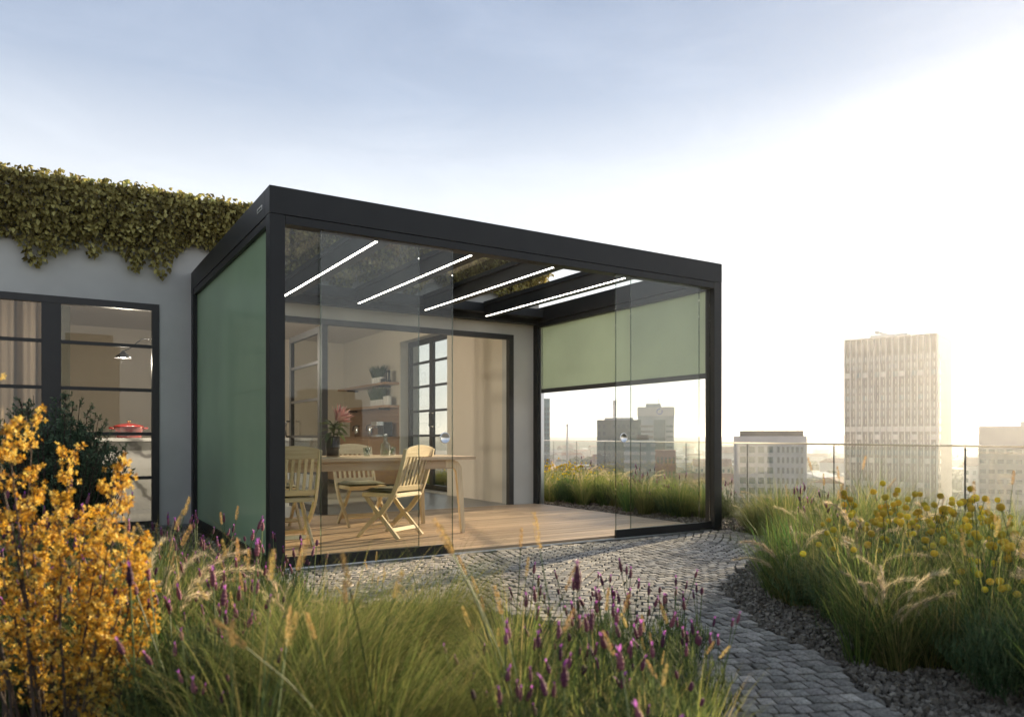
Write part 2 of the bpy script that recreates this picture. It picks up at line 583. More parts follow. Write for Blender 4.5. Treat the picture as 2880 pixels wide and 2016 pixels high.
rc = random.Random(11)
CU, CV = Vector((0.848, -0.530)), Vector((0.530, 0.848))
stones = []
CW, CD = 0.064, 0.078
for j in range(-6, 105):
    v0 = j * CD + 0.6
    for i in range(-40, 120):
        u = i * CW + (CW / 2 if j % 2 else 0) + rc.uniform(-0.006, 0.006)
        amp = 0.045 + 0.05 * min(1, max(0, (v0 - 3.2) / 2))
        # long slow waves: the fan-laid rows swing from side to side
        v = v0 + amp * math.sin(u * 4.6 + 0.7) + rc.uniform(-0.003, 0.003)
        uu = u + 0.05 * math.sin(v0 * 3.1)
        p = Vector(EYE[:2]) + CU * uu + CV * v
        if not inside((p.x, p.y), PATH):
            continue
        px, t = bearing(p.x, p.y)
        stones.append((t, p.x, p.y, math.cos(u * 4.6 + 0.7) * amp * 4.6))
stones.sort()
variants = []
for k in range(10):
    g = G()
    vs, fs = cobble_verts(CW * 0.86, CD * 0.865, rc.uniform(0.002, 0.0045), rc)
    g.add(vs, fs, 0, rc.random())
    variants.append(g.mesh('cobblestone', M['cobble']))
g = G()
n_near = 0
for t, x, y, sl in stones:
    px, _ = bearing(x, y)
    rz = R(-32) + math.atan(sl) * 0.8 + rc.uniform(-0.05, 0.05)
    show = 1400 < px < 2100 and t > 2.4
    if show and n_near < 300:
        o = link('cobblestone', variants[rc.randrange(10)], path, (x, y, rc.uniform(-0.0015, 0.001)), rz)
        o.rotation_euler = (rc.uniform(-0.012, 0.012), rc.uniform(-0.012, 0.012), rz)
        n_near += 1
    else:
        vs, fs = cobble_verts(CW * 0.86, CD * 0.865, rc.uniform(0.002, 0.0045), rc)
        tilt = Euler((rc.uniform(-0.012, 0.012), rc.uniform(-0.012, 0.012), rz)).to_matrix()
        dz = rc.uniform(-0.0015, 0.001)
        g.add([tuple(tilt @ Vector(q) + Vector((x, y, dz))) for q in vs], fs, 0, rc.random())
o = link('cobblestone_paving', g.mesh('cobblestone_paving', M['cobble']), path)
o['kind'] = 'stuff'

# gravel: strip beside the path on the right, strip beside the deck, patch by the left screen
EDGE_R = [(0.75, -4.75), (1.10, -3.865), (1.48, -3.35), (1.71, -2.78), (2.0, -2.35), (2.22, -2.07), (2.63, -1.79), (3.05, -1.55), (3.45, -1.29), (4.0, -0.95), (4.47, -0.49)]
rg = random.Random(5)
OCT = [(1, 0, 0), (-1, 0, 0), (0, 1, 0), (0, -1, 0), (0, 0, 1), (0, 0, -1)]
OCF = [(0, 2, 4), (2, 1, 4), (1, 3, 4), (3, 0, 4), (2, 0, 5), (1, 2, 5), (3, 1, 5), (0, 3, 5)]
CUBE = [(x, y, z) for z in (-1, 1) for y in (-1, 1) for x in (-1, 1)]
CUF = [(0, 2, 3, 1), (4, 5, 7, 6), (0, 1, 5, 4), (1, 3, 7, 5), (3, 2, 6, 7), (2, 0, 4, 6)]
def pebble(g, x, y, z, r):
    rot = Euler((rg.uniform(0, 6.3), rg.uniform(0, 6.3), rg.uniform(0, 6.3))).to_matrix()
    sc = (r * rg.uniform(0.8, 1.25), r * rg.uniform(0.6, 1.0), r * rg.uniform(0.45, 0.75))
    vs = []
    for q in CUBE:
        k = rg.uniform(0.5, 0.95)
        p = rot @ Vector((q[0] * sc[0] * k, q[1] * sc[1] * k, q[2] * sc[2] * k))
        vs.append((p.x + x, p.y + y, p.z + z))
    g.add(vs, CUF, 0, rg.random() ** 1.5)
def strip_pts(line, w0, w1, step):
    out = []
    for (ax, ay), (bx, by) in zip(line, line[1:]):
        L = math.hypot(bx - ax, by - ay)
        nx, ny = (by - ay) / L, -(bx - ax) / L
        for _ in range(int(L * (w1 - w0) / (step * step))):
            a, b = rg.random(), rg.uniform(w0, w1)
            out.append((ax + (bx - ax) * a + nx * b, ay + (by - ay) * a + ny * b))
    return out
g = G()
for x, y in strip_pts(EDGE_R, 0.01, 0.95, 0.0148):
    if inside((x, y), PATH): continue
    pebble(g, x, y, rg.uniform(-0.024, 0.002), rg.uniform(0.008, 0.0165))
o = link('gravel', g.mesh('gravel', M['pebble']))
tag(o, 'brown grey pebble gravel edging the cobbled path', 'gravel', kind='stuff')
g = G()
for _ in range(5200):
    y = rg.uniform(-0.1, 6.5); x = rg.uniform(4.56, min(6.0, rail_x(y)))
    if y < 0.0 and inside((x, y), PATH): continue
    pebble(g, x, y, rg.uniform(-0.024, 0.0), rg.uniform(0.012, 0.022))
o = link('gravel', g.mesh('gravel', M['pebble']))
tag(o, 'grey gravel strip beside the wooden deck under the raised screen', 'gravel', kind='stuff')
g = G()
for _ in range(3600):
    y = rg.uniform(-0.2, 3.2); x = rg.uniform(-1.25, -0.03)
    pebble(g, x, y, rg.uniform(-0.024, 0.0), rg.uniform(0.012, 0.022))
o = link('gravel', g.mesh('gravel', M['pebble']))
tag(o, 'grey gravel strip along the closed green screen', 'gravel', kind='stuff')

# ------------------------------------------------------------------ wooden deck inside the pavilion
deck = link('wooden_deck', None)
deck['kind'] = 'structure'
deck['label'] = 'warm brown plank deck under the pavilion roof'
rd = random.Random(3)
y = 0.075
row = 0
while y < 3.29:
    d = min(0.140, 3.30 - y)
    cuts = [0.05]
    x = 0.05 + rd.uniform(0.7, 2.4)
    while x < 4.0:
        cuts.append(x); x += rd.uniform(1.7, 2.6)
    cuts.append(4.46)
    for a, b in zip(cuts, cuts[1:]):
        g = G(); g.box(-(b - a) / 2 + 0.002, (b - a) / 2 - 0.002, 0.0035, d - 0.0035, -0.025, 0)
        link('plank', g.mesh('plank', M['deck'], bevel=0.002), deck, ((a + b) / 2, y, 0.028 + rd.uniform(-0.0006, 0.0006)))
    y += 0.140; row += 1
pbox('joist_base', deck, M['black'], 0.05, 4.46, 0.075, 3.29, -0.02, 0.001)

# ------------------------------------------------------------------ pergola
PW, PD, PH = 4.51, 3.30, 2.70
BB = 2.444                                   # underside of the fascia
per = thing('glass_pergola', 'dark grey flat roofed glass pavilion with lit roof bars on the terrace', 'pergola')
FM = M['frame']
for nm, x0, y0 in (('post', 0, 0), ('post', PW - 0.11, 0), ('post', 0, PD - 0.11), ('post', PW - 0.11, PD - 0.11)):
    pbox(nm, per, FM, x0 + 0.001, x0 + 0.109, y0 + 0.001, y0 + 0.109, -0.02, 2.505, bevel=0.003)
fb = pbox('front_beam', per, FM, 0, PW, 0, 0.13, 2.507, PH, bevel=0.003)
pbox('track_fascia', fb, FM, 0.112, PW - 0.112, 0.004, 0.118, BB, 2.504, bevel=0.002)
pbox('side_beam', per, FM, 0, 0.13, 0.132, PD - 0.132, 2.507, PH, bevel=0.003)
pbox('side_beam', per, FM, PW - 0.13, PW, 0.132, PD - 0.132, 2.507, PH, bevel=0.003)
pbox('back_beam', per, FM, 0, PW, PD - 0.13, PD, 2.480, PH - 0.002, bevel=0.003)
pbox('screen_box', per, FM, 0.006, 0.112, 0.112, PD - 0.112, BB, 2.504, bevel=0.002)
pbox('screen_box', per, FM, PW - 0.112, PW - 0.006, 0.112, PD - 0.112, BB, 2.504, bevel=0.002)
# thin aluminium cap line
pbox('roof_gutter', per, FM, 0.14, PW - 0.14, PD - 0.30, PD - 0.135, 2.55, 2.66, bevel=0.004)
# roof bars with led strips
for k in range(4):
    x = 0.885 + k * 0.855
    g = G()
    g.box(x, x + 0.135, 0.135, PD - 0.305, 2.506, 2.675)
    g.box(x, x + 0.007, 0.135, PD - 0.305, 2.491, 2.5055)
    g.box(x + 0.031, x + 0.135, 0.135, PD - 0.305, 2.491, 2.5055)
    bar_ = link('roof_bar', g.mesh('roof_bar', FM), per)
    g = G(); g.box(x + 0.0075, x + 0.0305, 0.14, PD - 0.31, 2.4912, 2.505)
    link('led_strip', g.mesh('led_strip', M['led']), bar_)
    g = G(); g.box(x - 0.020, x - 0.001, 0.14, PD - 0.31, 2.625, 2.672)
    link('glazing_channel', g.mesh('glazing_channel', FM), bar_)
xs = [0.13] + [0.885 + k * 0.855 for k in range(4)] + [PW - 0.13]
for k in range(5):
    a = xs[k] + (0.135 if k else 0) + 0.004
    b = xs[k + 1] - 0.024
    g = G(); g.box(a, b, 0.136 if k < 3 else 1.25, PD - 0.306, 2.640, 2.650)
    if k < 3:
        link('roof_pane', g.mesh('roof_pane', M['roofglass']), per)
# left screen: closed cloth, side guides and bottom bar
sc_l = pbox('screen_cloth', per, M['screen_dense'], 0.040, 0.043, 0.118, PD - 0.118, 0.085, BB + 0.02)
sc_l['label'] = 'green cloth screen rolled all the way down'
pbox('weld_seam', sc_l, M['screen_dense'], 0.0385, 0.0398, 0.118, PD - 0.118, 1.30, 1.325)
pbox('bottom_bar', sc_l, FM, 0.022, 0.062, 0.118, PD - 0.118, 0.02, 0.084, bevel=0.003)
pbox('screen_guide', sc_l, FM, 0.014, 0.070, 0.111, 0.150, -0.01, BB - 0.001)
pbox('screen_guide', sc_l, FM, 0.014, 0.070, PD - 0.150, PD - 0.111, -0.01, BB - 0.001)
# right screen: half raised
sc_r = pbox('screen_cloth', per, M['screen'], PW - 0.060, PW - 0.057, 0.118, PD - 0.118, 1.60, BB + 0.02)
sc_r['label'] = 'pale green cloth screen half raised'
pbox('bottom_bar', sc_r, FM, PW - 0.078, PW - 0.038, 0.152, PD - 0.152, 1.545, 1.599, bevel=0.003)
pbox('screen_guide', sc_r, FM, PW - 0.080, PW - 0.030, 0.111, 0.150, -0.01, BB - 0.001)
pbox('screen_guide', sc_r, M['alu'], PW - 0.080, PW - 0.030, PD - 0.150, PD - 0.111, -0.01, BB - 0.001)
pbox('floor_sill', per, FM, PW - 0.11, PW, 0.112, PD - 0.112, -0.02, 0.012)
pbox('floor_sill', per, FM, 0.0, 0.048, 0.112, PD - 0.112, -0.02, 0.018)
pbox('threshold', per, M['alu'], 0.112, PW - 0.112, 0.005, 0.072, -0.02, 0.006)
for q in (0.020, 0.042):
    pbox('threshold_rail', per, M['alu'], 0.112, PW - 0.112, q, q + 0.006, 0.0062, 0.012)
# sliding glass panels: pane, foot rail, round knob
def panel(x0, x1, y, knob=None, edge=None):
    p = pbox('glass_panel', per, M['glass'], x0, x1, y - 0.004, y + 0.004, 0.088, BB + 0.03)
    pbox('foot_rail', p, FM, x0 - 0.004, x1 + 0.004, y - 0.012, y + 0.012, 0.0125, 0.0875, bevel=0.002)
    if knob is not None:
        g = G(); g.lathe([(0.030, 0), (0.042, 0.001), (0.046, 0.006), (0.042, 0.012), (0.036, 0.010), (0.033, 0.006)], 28, (knob, y - 0.0045, 0.935), axis=(0, -1, 0))
        link('knob', g.mesh('knob', M['alu'], smooth=True), p)
    for e in (x0, x1):
        g = G(); g.box(e - 0.0032, e + 0.0032, y - 0.0052, y + 0.0052, 0.089, BB)
        link('edge_seal', g.mesh('edge_seal', M['seal']), p)
    return p
M['seal'] = glass('clear edge seal', (0.62, 0.66, 0.64), 1.6)
panel(0.112, 1.165, 0.058)
panel(0.373, 1.447, 0.030, knob=1.375)
panel(3.140, 4.215, 0.030, knob=3.225)
panel(3.345, 4.398, 0.058)
# maker's plate on the left beam: pale plate with a row of dark raised strokes
pl = pbox('name_plate', per, M['alu'], -0.004, -0.0005, 0.20, 0.345, 2.578, 2.612)
for k in range(6):
    pbox('raised_letter', pl, M['frame'], -0.0052, -0.0041, 0.216 + k * 0.0195, 0.2275 + k * 0.0195, 2.587, 2.603)

# ------------------------------------------------------------------ house
HX0, HX1, HY0, HY1, HT = -6.0, 4.50, 3.305, 10.5, 3.45
IX1 = 4.12
ho = thing('house', 'grey rendered house with dark steel windows and ivy along its roof edge', 'house')
WT = 2.33
g = G()
for x0, x1, z0, z1 in ((HX0, -4.2, -0.02, HT), (-4.2, -0.31, WT, HT), (-0.31, 0.35, -0.02, HT), (0.35, 4.08, WT, HT), (4.08, HX1, -0.02, HT)):
    g.box(x0, x1, HY0, 3.60, z0, z1)
link('front_wall', g.mesh('front_wall', M['stucco']), ho)
g = G()
for y0, y1, z0, z1 in ((3.60, 5.36, -0.02, HT), (5.36, 7.24, 2.66, HT), (5.36, 7.24, -0.02, 0.04), (7.24, HY1, -0.02, HT)):
    g.box(IX1 + 0.02, HX1, y0, y1, z0, z1)
link('side_wall', g.mesh('side_wall', M['stucco']), ho)
g = G()
for y0, y1, z0, z1 in ((3.60, 5.36, 0.0, 2.95), (5.36, 7.24, 2.66, 2.95), (7.24, 10.2, 0.0, 2.95)):
    g.box(IX1, IX1 + 0.019, y0, y1, z0, z1)
link('wall_lining', g.mesh('wall_lining', M['plaster']), ho)
pbox('back_wall', ho, M['plaster'], HX0 + 0.3, IX1 - 0.002, 10.2, HY1 - 0.001, -0.02, 3.2)
pbox('end_wall', ho, M['stucco'], HX0, HX0 + 0.299, 3.601, HY1, -0.02, HT)
pbox('roof_slab', ho, M['soil'], HX0 + 0.302, IX1 + 0.018, 3.602, 10.198, 3.06, 3.30)
pbox('ceiling', ho, M['ceiling'], HX0 + 0.302, IX1 - 0.002, 3.602, 10.198, 2.95, 3.055)
pbox('floor', ho, M['concrete'], HX0 + 0.302, IX1 - 0.001, 3.302, 10.198, -0.025, 0.018)
pbox('pillar', ho, M['pillar'], -1.32, -1.00, 8.0, 8.3, 0.0185, 2.949)

def grid_window(name, axis, a0, a1, c, z0, z1, mull, bars, glassmat, fw=0.07, dep=0.07, parent=ho, mw=0.05, bw=0.034):
    """Steel window lying along x (axis 0) or y (axis 1) at cross position c; mull = mullion positions, bars = glazing bar heights."""
    def bx(g, u0, u1, q0, q1, s0, s1):
        if axis == 0: g.box(u0, u1, q0, q1, s0, s1)
        else: g.box(q0, q1, u0, u1, s0, s1)
    g = G()
    bx(g, a0, a0 + fw, c - dep / 2, c + dep / 2, z0, z1)
    bx(g, a1 - fw, a1, c - dep / 2, c + dep / 2, z0, z1)
    bx(g, a0 + fw, a1 - fw, c - dep / 2, c + dep / 2, z1 - fw, z1)
    bx(g, a0 + fw, a1 - fw, c - dep / 2, c + dep / 2, z0, z0 + fw)
    w = link(name, g.mesh(name, M['window']), parent)
    ed = [a0 + fw] + [e for m_ in mull for e in (m_[0] - m_[1] / 2, m_[0] + m_[1] / 2)] + [a1 - fw]
    for m_ in mull:
        g = G(); bx(g, m_[0] - m_[1] / 2, m_[0] + m_[1] / 2, c - dep / 2 + 0.004, c + dep / 2 - 0.004, z0 + fw, z1 - fw)
        link('mullion', g.mesh('mullion', M['window']), w)
    zs = [z0 + fw] + list(bars) + [z1 - fw]
    for k in range(0, len(ed), 2):
        for b in bars:
            g = G(); bx(g, ed[k], ed[k + 1], c - 0.018, c + 0.018, b - bw / 2, b + bw / 2)
            link('glazing_bar', g.mesh('glazing_bar', M['window']), w)
        for i in range(len(zs) - 1):
            lo = zs[i] + (bw / 2 if i else 0); hi = zs[i + 1] - (bw / 2 if i < len(zs) - 2 else 0)
            g = G(); bx(g, ed[k], ed[k + 1], c - 0.003, c + 0.003, lo, hi)
            link('pane', g.mesh('pane', glassmat), w)
    return w

wl_ = grid_window('window', 0, -4.2, -0.31, 3.33, 0.0, WT, [(-2.70, 0.14), (-1.275, 0.165)], [0.52, 0.976, 1.43, 1.885], M['winglass_dark'])
wl_['label'] = 'wide dark steel window of many panes'
# opening behind the pavilion: frame, post, leaf folded inwards
g = G()
g.box(0.35, 4.08, 3.295, 3.375, WT - 0.065, WT)
g.box(0.35, 0.42, 3.295, 3.375, 0.0, WT - 0.066)
g.box(4.01, 4.08, 3.295, 3.375, 0.0, WT - 0.066)
dr = link('door_frame', g.mesh('door_frame', M['window']), ho)
pbox('door_post', dr, M['window'], 1.425, 1.495, 3.296, 3.376, 0.0185, WT - 0.067)
pbox('door_threshold', dr, M['alu'], 0.422, 4.008, 3.302, 3.33, 0.0185, 0.026)
lf = grid_window('folding_door', 1, 3.42, 4.72, 1.46, 0.03, 2.26, [], [0.50, 0.95, 1.40, 1.84], M['winglass'], fw=0.075, dep=0.05)
g = G()
g.tube([(1.42, 4.62, 0.95), (1.375, 4.62, 0.95), (1.365, 4.62, 0.97), (1.365, 4.62, 1.13), (1.375, 4.62, 1.15), (1.42, 4.62, 1.15)], 0.011, 8)
link('handle', g.mesh('handle', M['window'], smooth=True), lf)
fw_ = grid_window('french_window', 1, 5.36, 7.24, 4.315, 0.045, 2.655, [(6.30, 0.13)], [0.56, 0.97, 1.40, 1.83, 2.25], M['winglass'], fw=0.085, dep=0.06, bw=0.04)
g = G()
g.tube([(4.28, 6.20, 1.12), (4.22, 6.20, 1.12), (4.205, 6.20, 1.14), (4.205, 6.20, 1.33), (4.22, 6.20, 1.35), (4.28, 6.20, 1.35)], 0.010, 8)
link('handle', g.mesh('handle', M['window'], smooth=True), fw_)

# ------------------------------------------------------------------ glass railing along the terrace edge
rl = thing('glass_railing', 'clear glass railing with a thin pale top rail along the terrace edge', 'railing')
S0, S1 = -4.5, 15.0
a, b = rail_pt(S0), rail_pt(S1)
g = G(); g.bar((a[0], a[1], 0.875), (b[0], b[1], 0.875), 0.020, 0.018)
M['rail'] = plain('pale satin steel rail', (0.96, 0.91, 0.82), 0.22, metal=1.0, var=0.02)
link('top_rail', g.mesh('top_rail', M['rail'], bevel=0.003), rl)
g = G(); g.bar((a[0], a[1], -0.02), (b[0], b[1], -0.02), 0.07, 0.10)
link('base_channel', g.mesh('base_channel', M['frame']), rl)
s = S0
while s < S1 - 0.1:
    p, q = rail_pt(s + 0.008), rail_pt(min(S1, s + 1.5) - 0.008)
    g = G(); g.bar((p[0], p[1], 0.4475), (q[0], q[1], 0.4475), 0.012, 0.824)
    link('pane', g.mesh('pane', M['railglass']), rl)
    p = rail_pt(s)
    g = G(); g.bar((p[0], p[1], 0.03), (p[0], p[1], 0.862), 0.006, 0.012, up=(RAIL_U.x, RAIL_U.y, 0))
    link('post', g.mesh('post', M['window']), rl)
    s += 1.5
# ------------------------------------------------------------------ the city below the terrace
def city_ground_mat():
    m, n, l, o = new_mat('distant city ground')
    b = n.new('ShaderNodeBsdfPrincipled'); b.inputs['Roughness'].default_value = 0.9
    tc = n.new('ShaderNodeTexCoord')
    v = n.new('ShaderNodeTexVoronoi'); v.inputs['Scale'].default_value = 0.045
    l.new(tc.outputs['Object'], v.inputs['Vector'])
    r = ramp(n, l, v.outputs['Color'], [(0.0, (0.07, 0.09, 0.06)), (0.35, (0.16, 0.15, 0.14)), (0.6, (0.30, 0.25, 0.22)), (1.0, (0.42, 0.40, 0.38))])
    l.new(r.outputs['Color'], b.inputs['Base Color'])
    l.new(b.outputs['BSDF'], o.inputs['Surface'])
    return m
M['cityground'] = city_ground_mat()
M['hills'] = plain('far wooded hills', (0.06, 0.08, 0.06), 0.95, spec=0.0, var=0.3, scale=0.01)
g = G()
g.add([(-4200, -4200, CITY_Z - 0.5), (4200, -4200, CITY_Z - 0.5), (4200, 4200, CITY_Z - 0.5), (-4200, 4200, CITY_Z - 0.5)], [(0, 1, 2, 3)])
struct('city_ground', g.mesh('city_ground', M['cityground']), 'hazy city plain far below the terrace')
rh = random.Random(2)
g = G()
for ring, (rad, hmin, hmax) in enumerate(((2300, -16, -4), (3000, -2, 14))):
    n = 120
    vs = []
    for k in range(n):
        a = 2 * PI * k / n
        h = hmin + (hmax - hmin) * (0.5 + 0.28 * math.sin(3 * a + ring) + 0.14 * math.sin(11 * a + 2 * ring) + 0.08 * math.sin(23 * a))
        for rr_, zz in ((rad - 260, CITY_Z), (rad, h), (rad + 300, CITY_Z)):
            vs.append((rr_ * math.cos(a), rr_ * math.sin(a), zz))
    fs = []
    for k in range(n):
        a, b = 3 * k, 3 * ((k + 1) % n)
        fs += [(a, a + 1, b + 1, b), (a + 1, a + 2, b + 2, b + 1)]
    g.add(vs, fs)
struct('hills', g.mesh('hills', M['hills'], smooth=True), 'low blue hills on the horizon')

M['fin'] = plain('white facade fins', (0.56, 0.53, 0.49), 0.6, var=0.06, scale=0.3)
M['spandrel'] = plain('brown facade panels', (0.055, 0.042, 0.034), 0.55, var=0.15, scale=0.3)
M['citypane'] = plain('reflective office glazing', (0.20, 0.19, 0.18), 0.15, metal=0.6, var=0.25, scale=0.15)
M['topglass'] = plain('dark top storey glazing', (0.10, 0.08, 0.07), 0.2, metal=0.4, var=0.2, scale=0.15)
M['citypane2'] = plain('blue green office glazing', (0.075, 0.12, 0.135), 0.12, metal=0.25, var=0.3, scale=0.12)
M['pale'] = plain('pale concrete facade', (0.48, 0.45, 0.43), 0.8, var=0.08, scale=0.2)
M['grey'] = plain('grey concrete facade', (0.29, 0.32, 0.335), 0.8, var=0.1, scale=0.2)
M['teal'] = plain('teal glazed facade', (0.10, 0.19, 0.21), 0.25, metal=0.2, var=0.2, scale=0.12)
M['dkgreen'] = plain('dark green clad facade', (0.060, 0.095, 0.095), 0.6, var=0.15, scale=0.2)
M['brick'] = plain('rust red facade', (0.26, 0.10, 0.08), 0.8, var=0.2, scale=0.3)
M['tan'] = plain('tan stone facade', (0.36, 0.31, 0.26), 0.8, var=0.1, scale=0.2)
M['blueink'] = plain('blue sign enamel', (0.05, 0.10, 0.34), 0.4)

def block(name, label, px0, px1, top, t, depth, mat, yaw=0.0, group=None):
    """City building facing the terrace: spans bearings px0..px1 at distance t, top metres above the terrace."""
    cx, cy = spot((px0 + px1) / 2, t)
    brg = math.atan(((px0 + px1) / 2 - 1148) / 1675)
    yaw -= brg
    w = (px1 - px0) / 1675 * t * math.cos(brg)
    o = thing(name, label, 'building', (cx, cy, CITY_Z - 0.5), R(-32) + yaw, group)
    h = top - CITY_Z + 0.5
    g = G(); g.box(-w / 2, w / 2, 0, depth, 0, h)
    body = link('wall', g.mesh('wall', mat), o)
    return o, w, h, body

def windows(o, w, h, cols, rows, z0, z1, mat, fill=(0.62, 0.6), x0=None, x1=None, skip=0.0, seed=1, y=0.0):
    x0 = -w / 2 if x0 is None else x0
    x1 = w / 2 if x1 is None else x1
    cw, rh_ = (x1 - x0) / cols, (z1 - z0) / rows
    g = G(); g.box(-cw * fill[0] / 2, cw * fill[0] / 2, -0.12, 0.05, -rh_ * fill[1] / 2, rh_ * fill[1] / 2)
    me = g.mesh('window', mat)
    rr = random.Random(seed)
    for i in range(cols):
        for j in range(rows):
            if rr.random() < skip: continue
            link('window', me, o, (x0 + (i + 0.5) * cw, y, z0 + (j + 0.5) * rh_))

def roofbox(o, name, x0, x1, y0, y1, z0, z1, mat):
    g = G(); g.box(x0, x1, y0, y1, z0, z1)
    return link(name, g.mesh(name, mat), o)

# main tower in front of the low sun
top = 0.94 + 223 / 1675 * 300
tw, W, H, body = block('office_tower', 'tall office tower with white vertical fins standing against the low sun', 1888, 2100, top, 300, 30, M['spandrel'], yaw=R(-13))
cols = 15
cw = W / cols
fl = 3.15
for i in range(cols + 1):
    x = -W / 2 + i * cw
    g = G(); g.box(x - 0.20, x + 0.20, -0.55, -0.005, 0, H + 0.2)
    link('fin', g.mesh('fin', M['fin']), tw)
nz = 22
g = G(); g.box(-cw * 0.36, cw * 0.36, -0.25, 0.05, 0, fl * 0.66); wme = g.mesh('window', M['citypane'])
M['blind'] = plain('drawn pale blinds', (0.42, 0.40, 0.37), 0.6, var=0.1, scale=0.4)
wvar = []
for mm_ in ('citypane', 'topglass', 'citypane', 'blind', 'citypane2', 'topglass', 'citypane'):
    g = G(); g.box(-cw * 0.36, cw * 0.36, -0.25, 0.05, 0, fl * 0.66); wvar.append(g.mesh('window', M[mm_]))
g = G(); g.box(-cw * 0.36, cw * 0.36, -0.25, 0.05, 0, 5.6); tme = g.mesh('window', M['topglass'])
g = G(); g.box(-0.09, 0.09, -0.33, -0.251, 0, fl * 0.66); mme = g.mesh('window_bar', M['fin'])
zt = H - 6.6
for i in range(cols):
    x = -W / 2 + (i + 0.5) * cw
    link('window', tme, tw, (x, 0, zt + 0.4))
    for j in range(17):
        z = zt - (j + 1) * fl + 0.45
        if z < 2: break
        wi = link('window', wvar[(i * 7 + j * 5 + (i * j) % 3) % 7], tw, (x, 0, z))
        link('window_bar', mme, wi, (cw * 0.08, 0, 0))
for j in range(18):
    z = zt - j * fl
    if z < 2: break
    g = G(); g.box(-W / 2, W / 2, -0.40, -0.006, z - 0.16, z + 0.16)
    link('floor_band', g.mesh('floor_band', M['spandrel']), tw)
# side face: plain panel with one row of slot windows
g = G(); g.box(W / 2 + 0.22, W / 2 + 0.30, 0.2, 29, 1, H); link('side_panel', g.mesh('side_panel', M['tan']), tw)
for j in range(17):
    g = G(); g.box(W / 2 + 0.29, W / 2 + 0.36, 3.0, 5.0, zt - (j + 1) * fl + 0.5, zt - (j + 1) * fl + 2.4)
    link('side_window', g.mesh('side_window', M['citypane']), tw)
roofbox(tw, 'parapet', -W / 2 - 0.2, W / 2 + 0.2, -0.3, 30, H + 0.21, H + 0.6, M['fin'])
g = G()
g.bar((-W * 0.18, 6, H + 3.4), (0.2, 6, H + 1.2), 0.9, 0.9)
g.box(-1.2, 0.8, 5.2, 6.8, H + 0.6, H + 1.7)
g.box(-W * 0.20, -W * 0.15, 5.2, 6.8, H + 2.6, H + 3.8)
link('roof_crane', g.mesh('roof_crane', M['grey']), tw)

roofbox(tw, 'plant_room', -W * 0.30, W * 0.12, 12, 24, H + 0.6, H + 3.0, M['grey'])
for k_ in range(4):
    g = G(); g.bar((-W * 0.2 + k_ * 6.0, 10, H + 0.6), (-W * 0.2 + k_ * 6.0, 10, H + 3.5 + (k_ % 2) * 1.6), 0.16, 0.16, up=(0, 1, 0)); link('roof_mast', g.mesh('roof_mast', M['grey']), tw)
# pale office block right of the pavilion post
top = 0.94 + 10 / 1675 * 270
o, W, H, body = block('office_block', 'low pale office block with dark roof storey beside the finned tower', 1645, 1808, top - 1.2, 270, 24, M['pale'], yaw=R(3))
windows(o, W, H, 4, 8, 4, H - 3.0, M['citypane2'], (0.66, 0.60), x0=-W / 2 + 1.5, x1=-W / 2 + 14.0, seed=4)
windows(o, W, H, 6, 8, 4, H - 3.0, M['citypane'], (0.5, 0.56), x0=-W / 2 + 14.5, x1=W / 2 - 0.8, seed=5)
roofbox(o, 'roof_storey', -W / 2 + 2.2, W / 2 - 0.9, 1.5, 22, H, H + 2.0, M['spandrel'])
g = G()
for zz in (0.0, 0.55):
    g.bar((-W / 2 + 6, 4, H + 3.4 + zz * 0.2), (W / 2 - 2.5, 4, H + 3.2 + zz * 0.2), 0.12, 0.12)
for k in range(5):
    xx = -W / 2 + 6 + k * (W - 8.5) / 4
    g.bar((xx, 4, H + 2.0), (xx, 4, H + 3.45), 0.10, 0.10, up=(0, 1, 0))
link('roof_railing', g.mesh('roof_railing', M['grey']), o)

# tan block at the right edge
top = 0.94 + 26 / 1675 * 250
o, W, H, body = block('stone_block', 'tan stone office building cut by the right edge of the picture', 2190, 2420, top, 250, 24, M['tan'], yaw=R(-3))
windows(o, W, H, 11, 8, 6, H - 7.0, M['citypane'], (0.7, 0.42), seed=6)
g = G()
for k in range(6):
    g.bar((-4 + k * 2.4, 6, H), (-4 + k * 2.4, 6, H + 2.4), 0.2, 0.2, up=(0, 1, 0))
g.bar((-4.1, 6, H + 2.3), (8.1, 6, H + 2.3), 0.2, 0.2)
g.bar((-4.1, 6, H + 1.1), (8.1, 6, H + 1.1), 0.15, 0.15)
g.box(-2.5, 4.0, 6.5, 12, H, H + 1.6)
link('roof_plant', g.mesh('roof_plant', M['grey']), o)

# buildings seen through the pavilion
top = 0.94 + 87 / 1675 * 330
o, W, H, body = block('glass_tower', 'teal glazed tower behind the back post of the pavilion', 1186, 1233, top, 330, 14, M['teal'])
windows(o, W, H, 6, 20, 4, H - 3.5, M['citypane2'], (0.72, 0.62), seed=7)
roofbox(o, 'roof_storey', -W / 2 + 1, W / 2 - 3.2, 1, 12, H, H + 1.5, M['teal'])
top = 0.94 + 39 / 1675 * 300
o, W, H, body = block('slab_block', 'dark green slab block with scattered lit windows left of the grey tower', 1338, 1437, top, 300, 16, M['dkgreen'])
windows(o, W, H, 9, 12, 8, H - 1.2, M['citypane2'], (0.55, 0.5), skip=0.15, seed=8)
roofbox(o, 'roof_storey', -W / 2 + 3, W / 2 - 3, 2, 13, H, H + 0.9, M['grey'])
top = 0.94 + 68 / 1675 * 380
o, W, H, body = block('logo_tower', 'grey tower with a round blue emblem under its roof', 1430, 1511, top, 380, 18, M['grey'])
g = G(); g.box(-W * 0.06, W * 0.26, -0.5, -0.01, 4, H - 6.5); link('glazed_bay', g.mesh('glazed_bay', M['citypane2']), o)
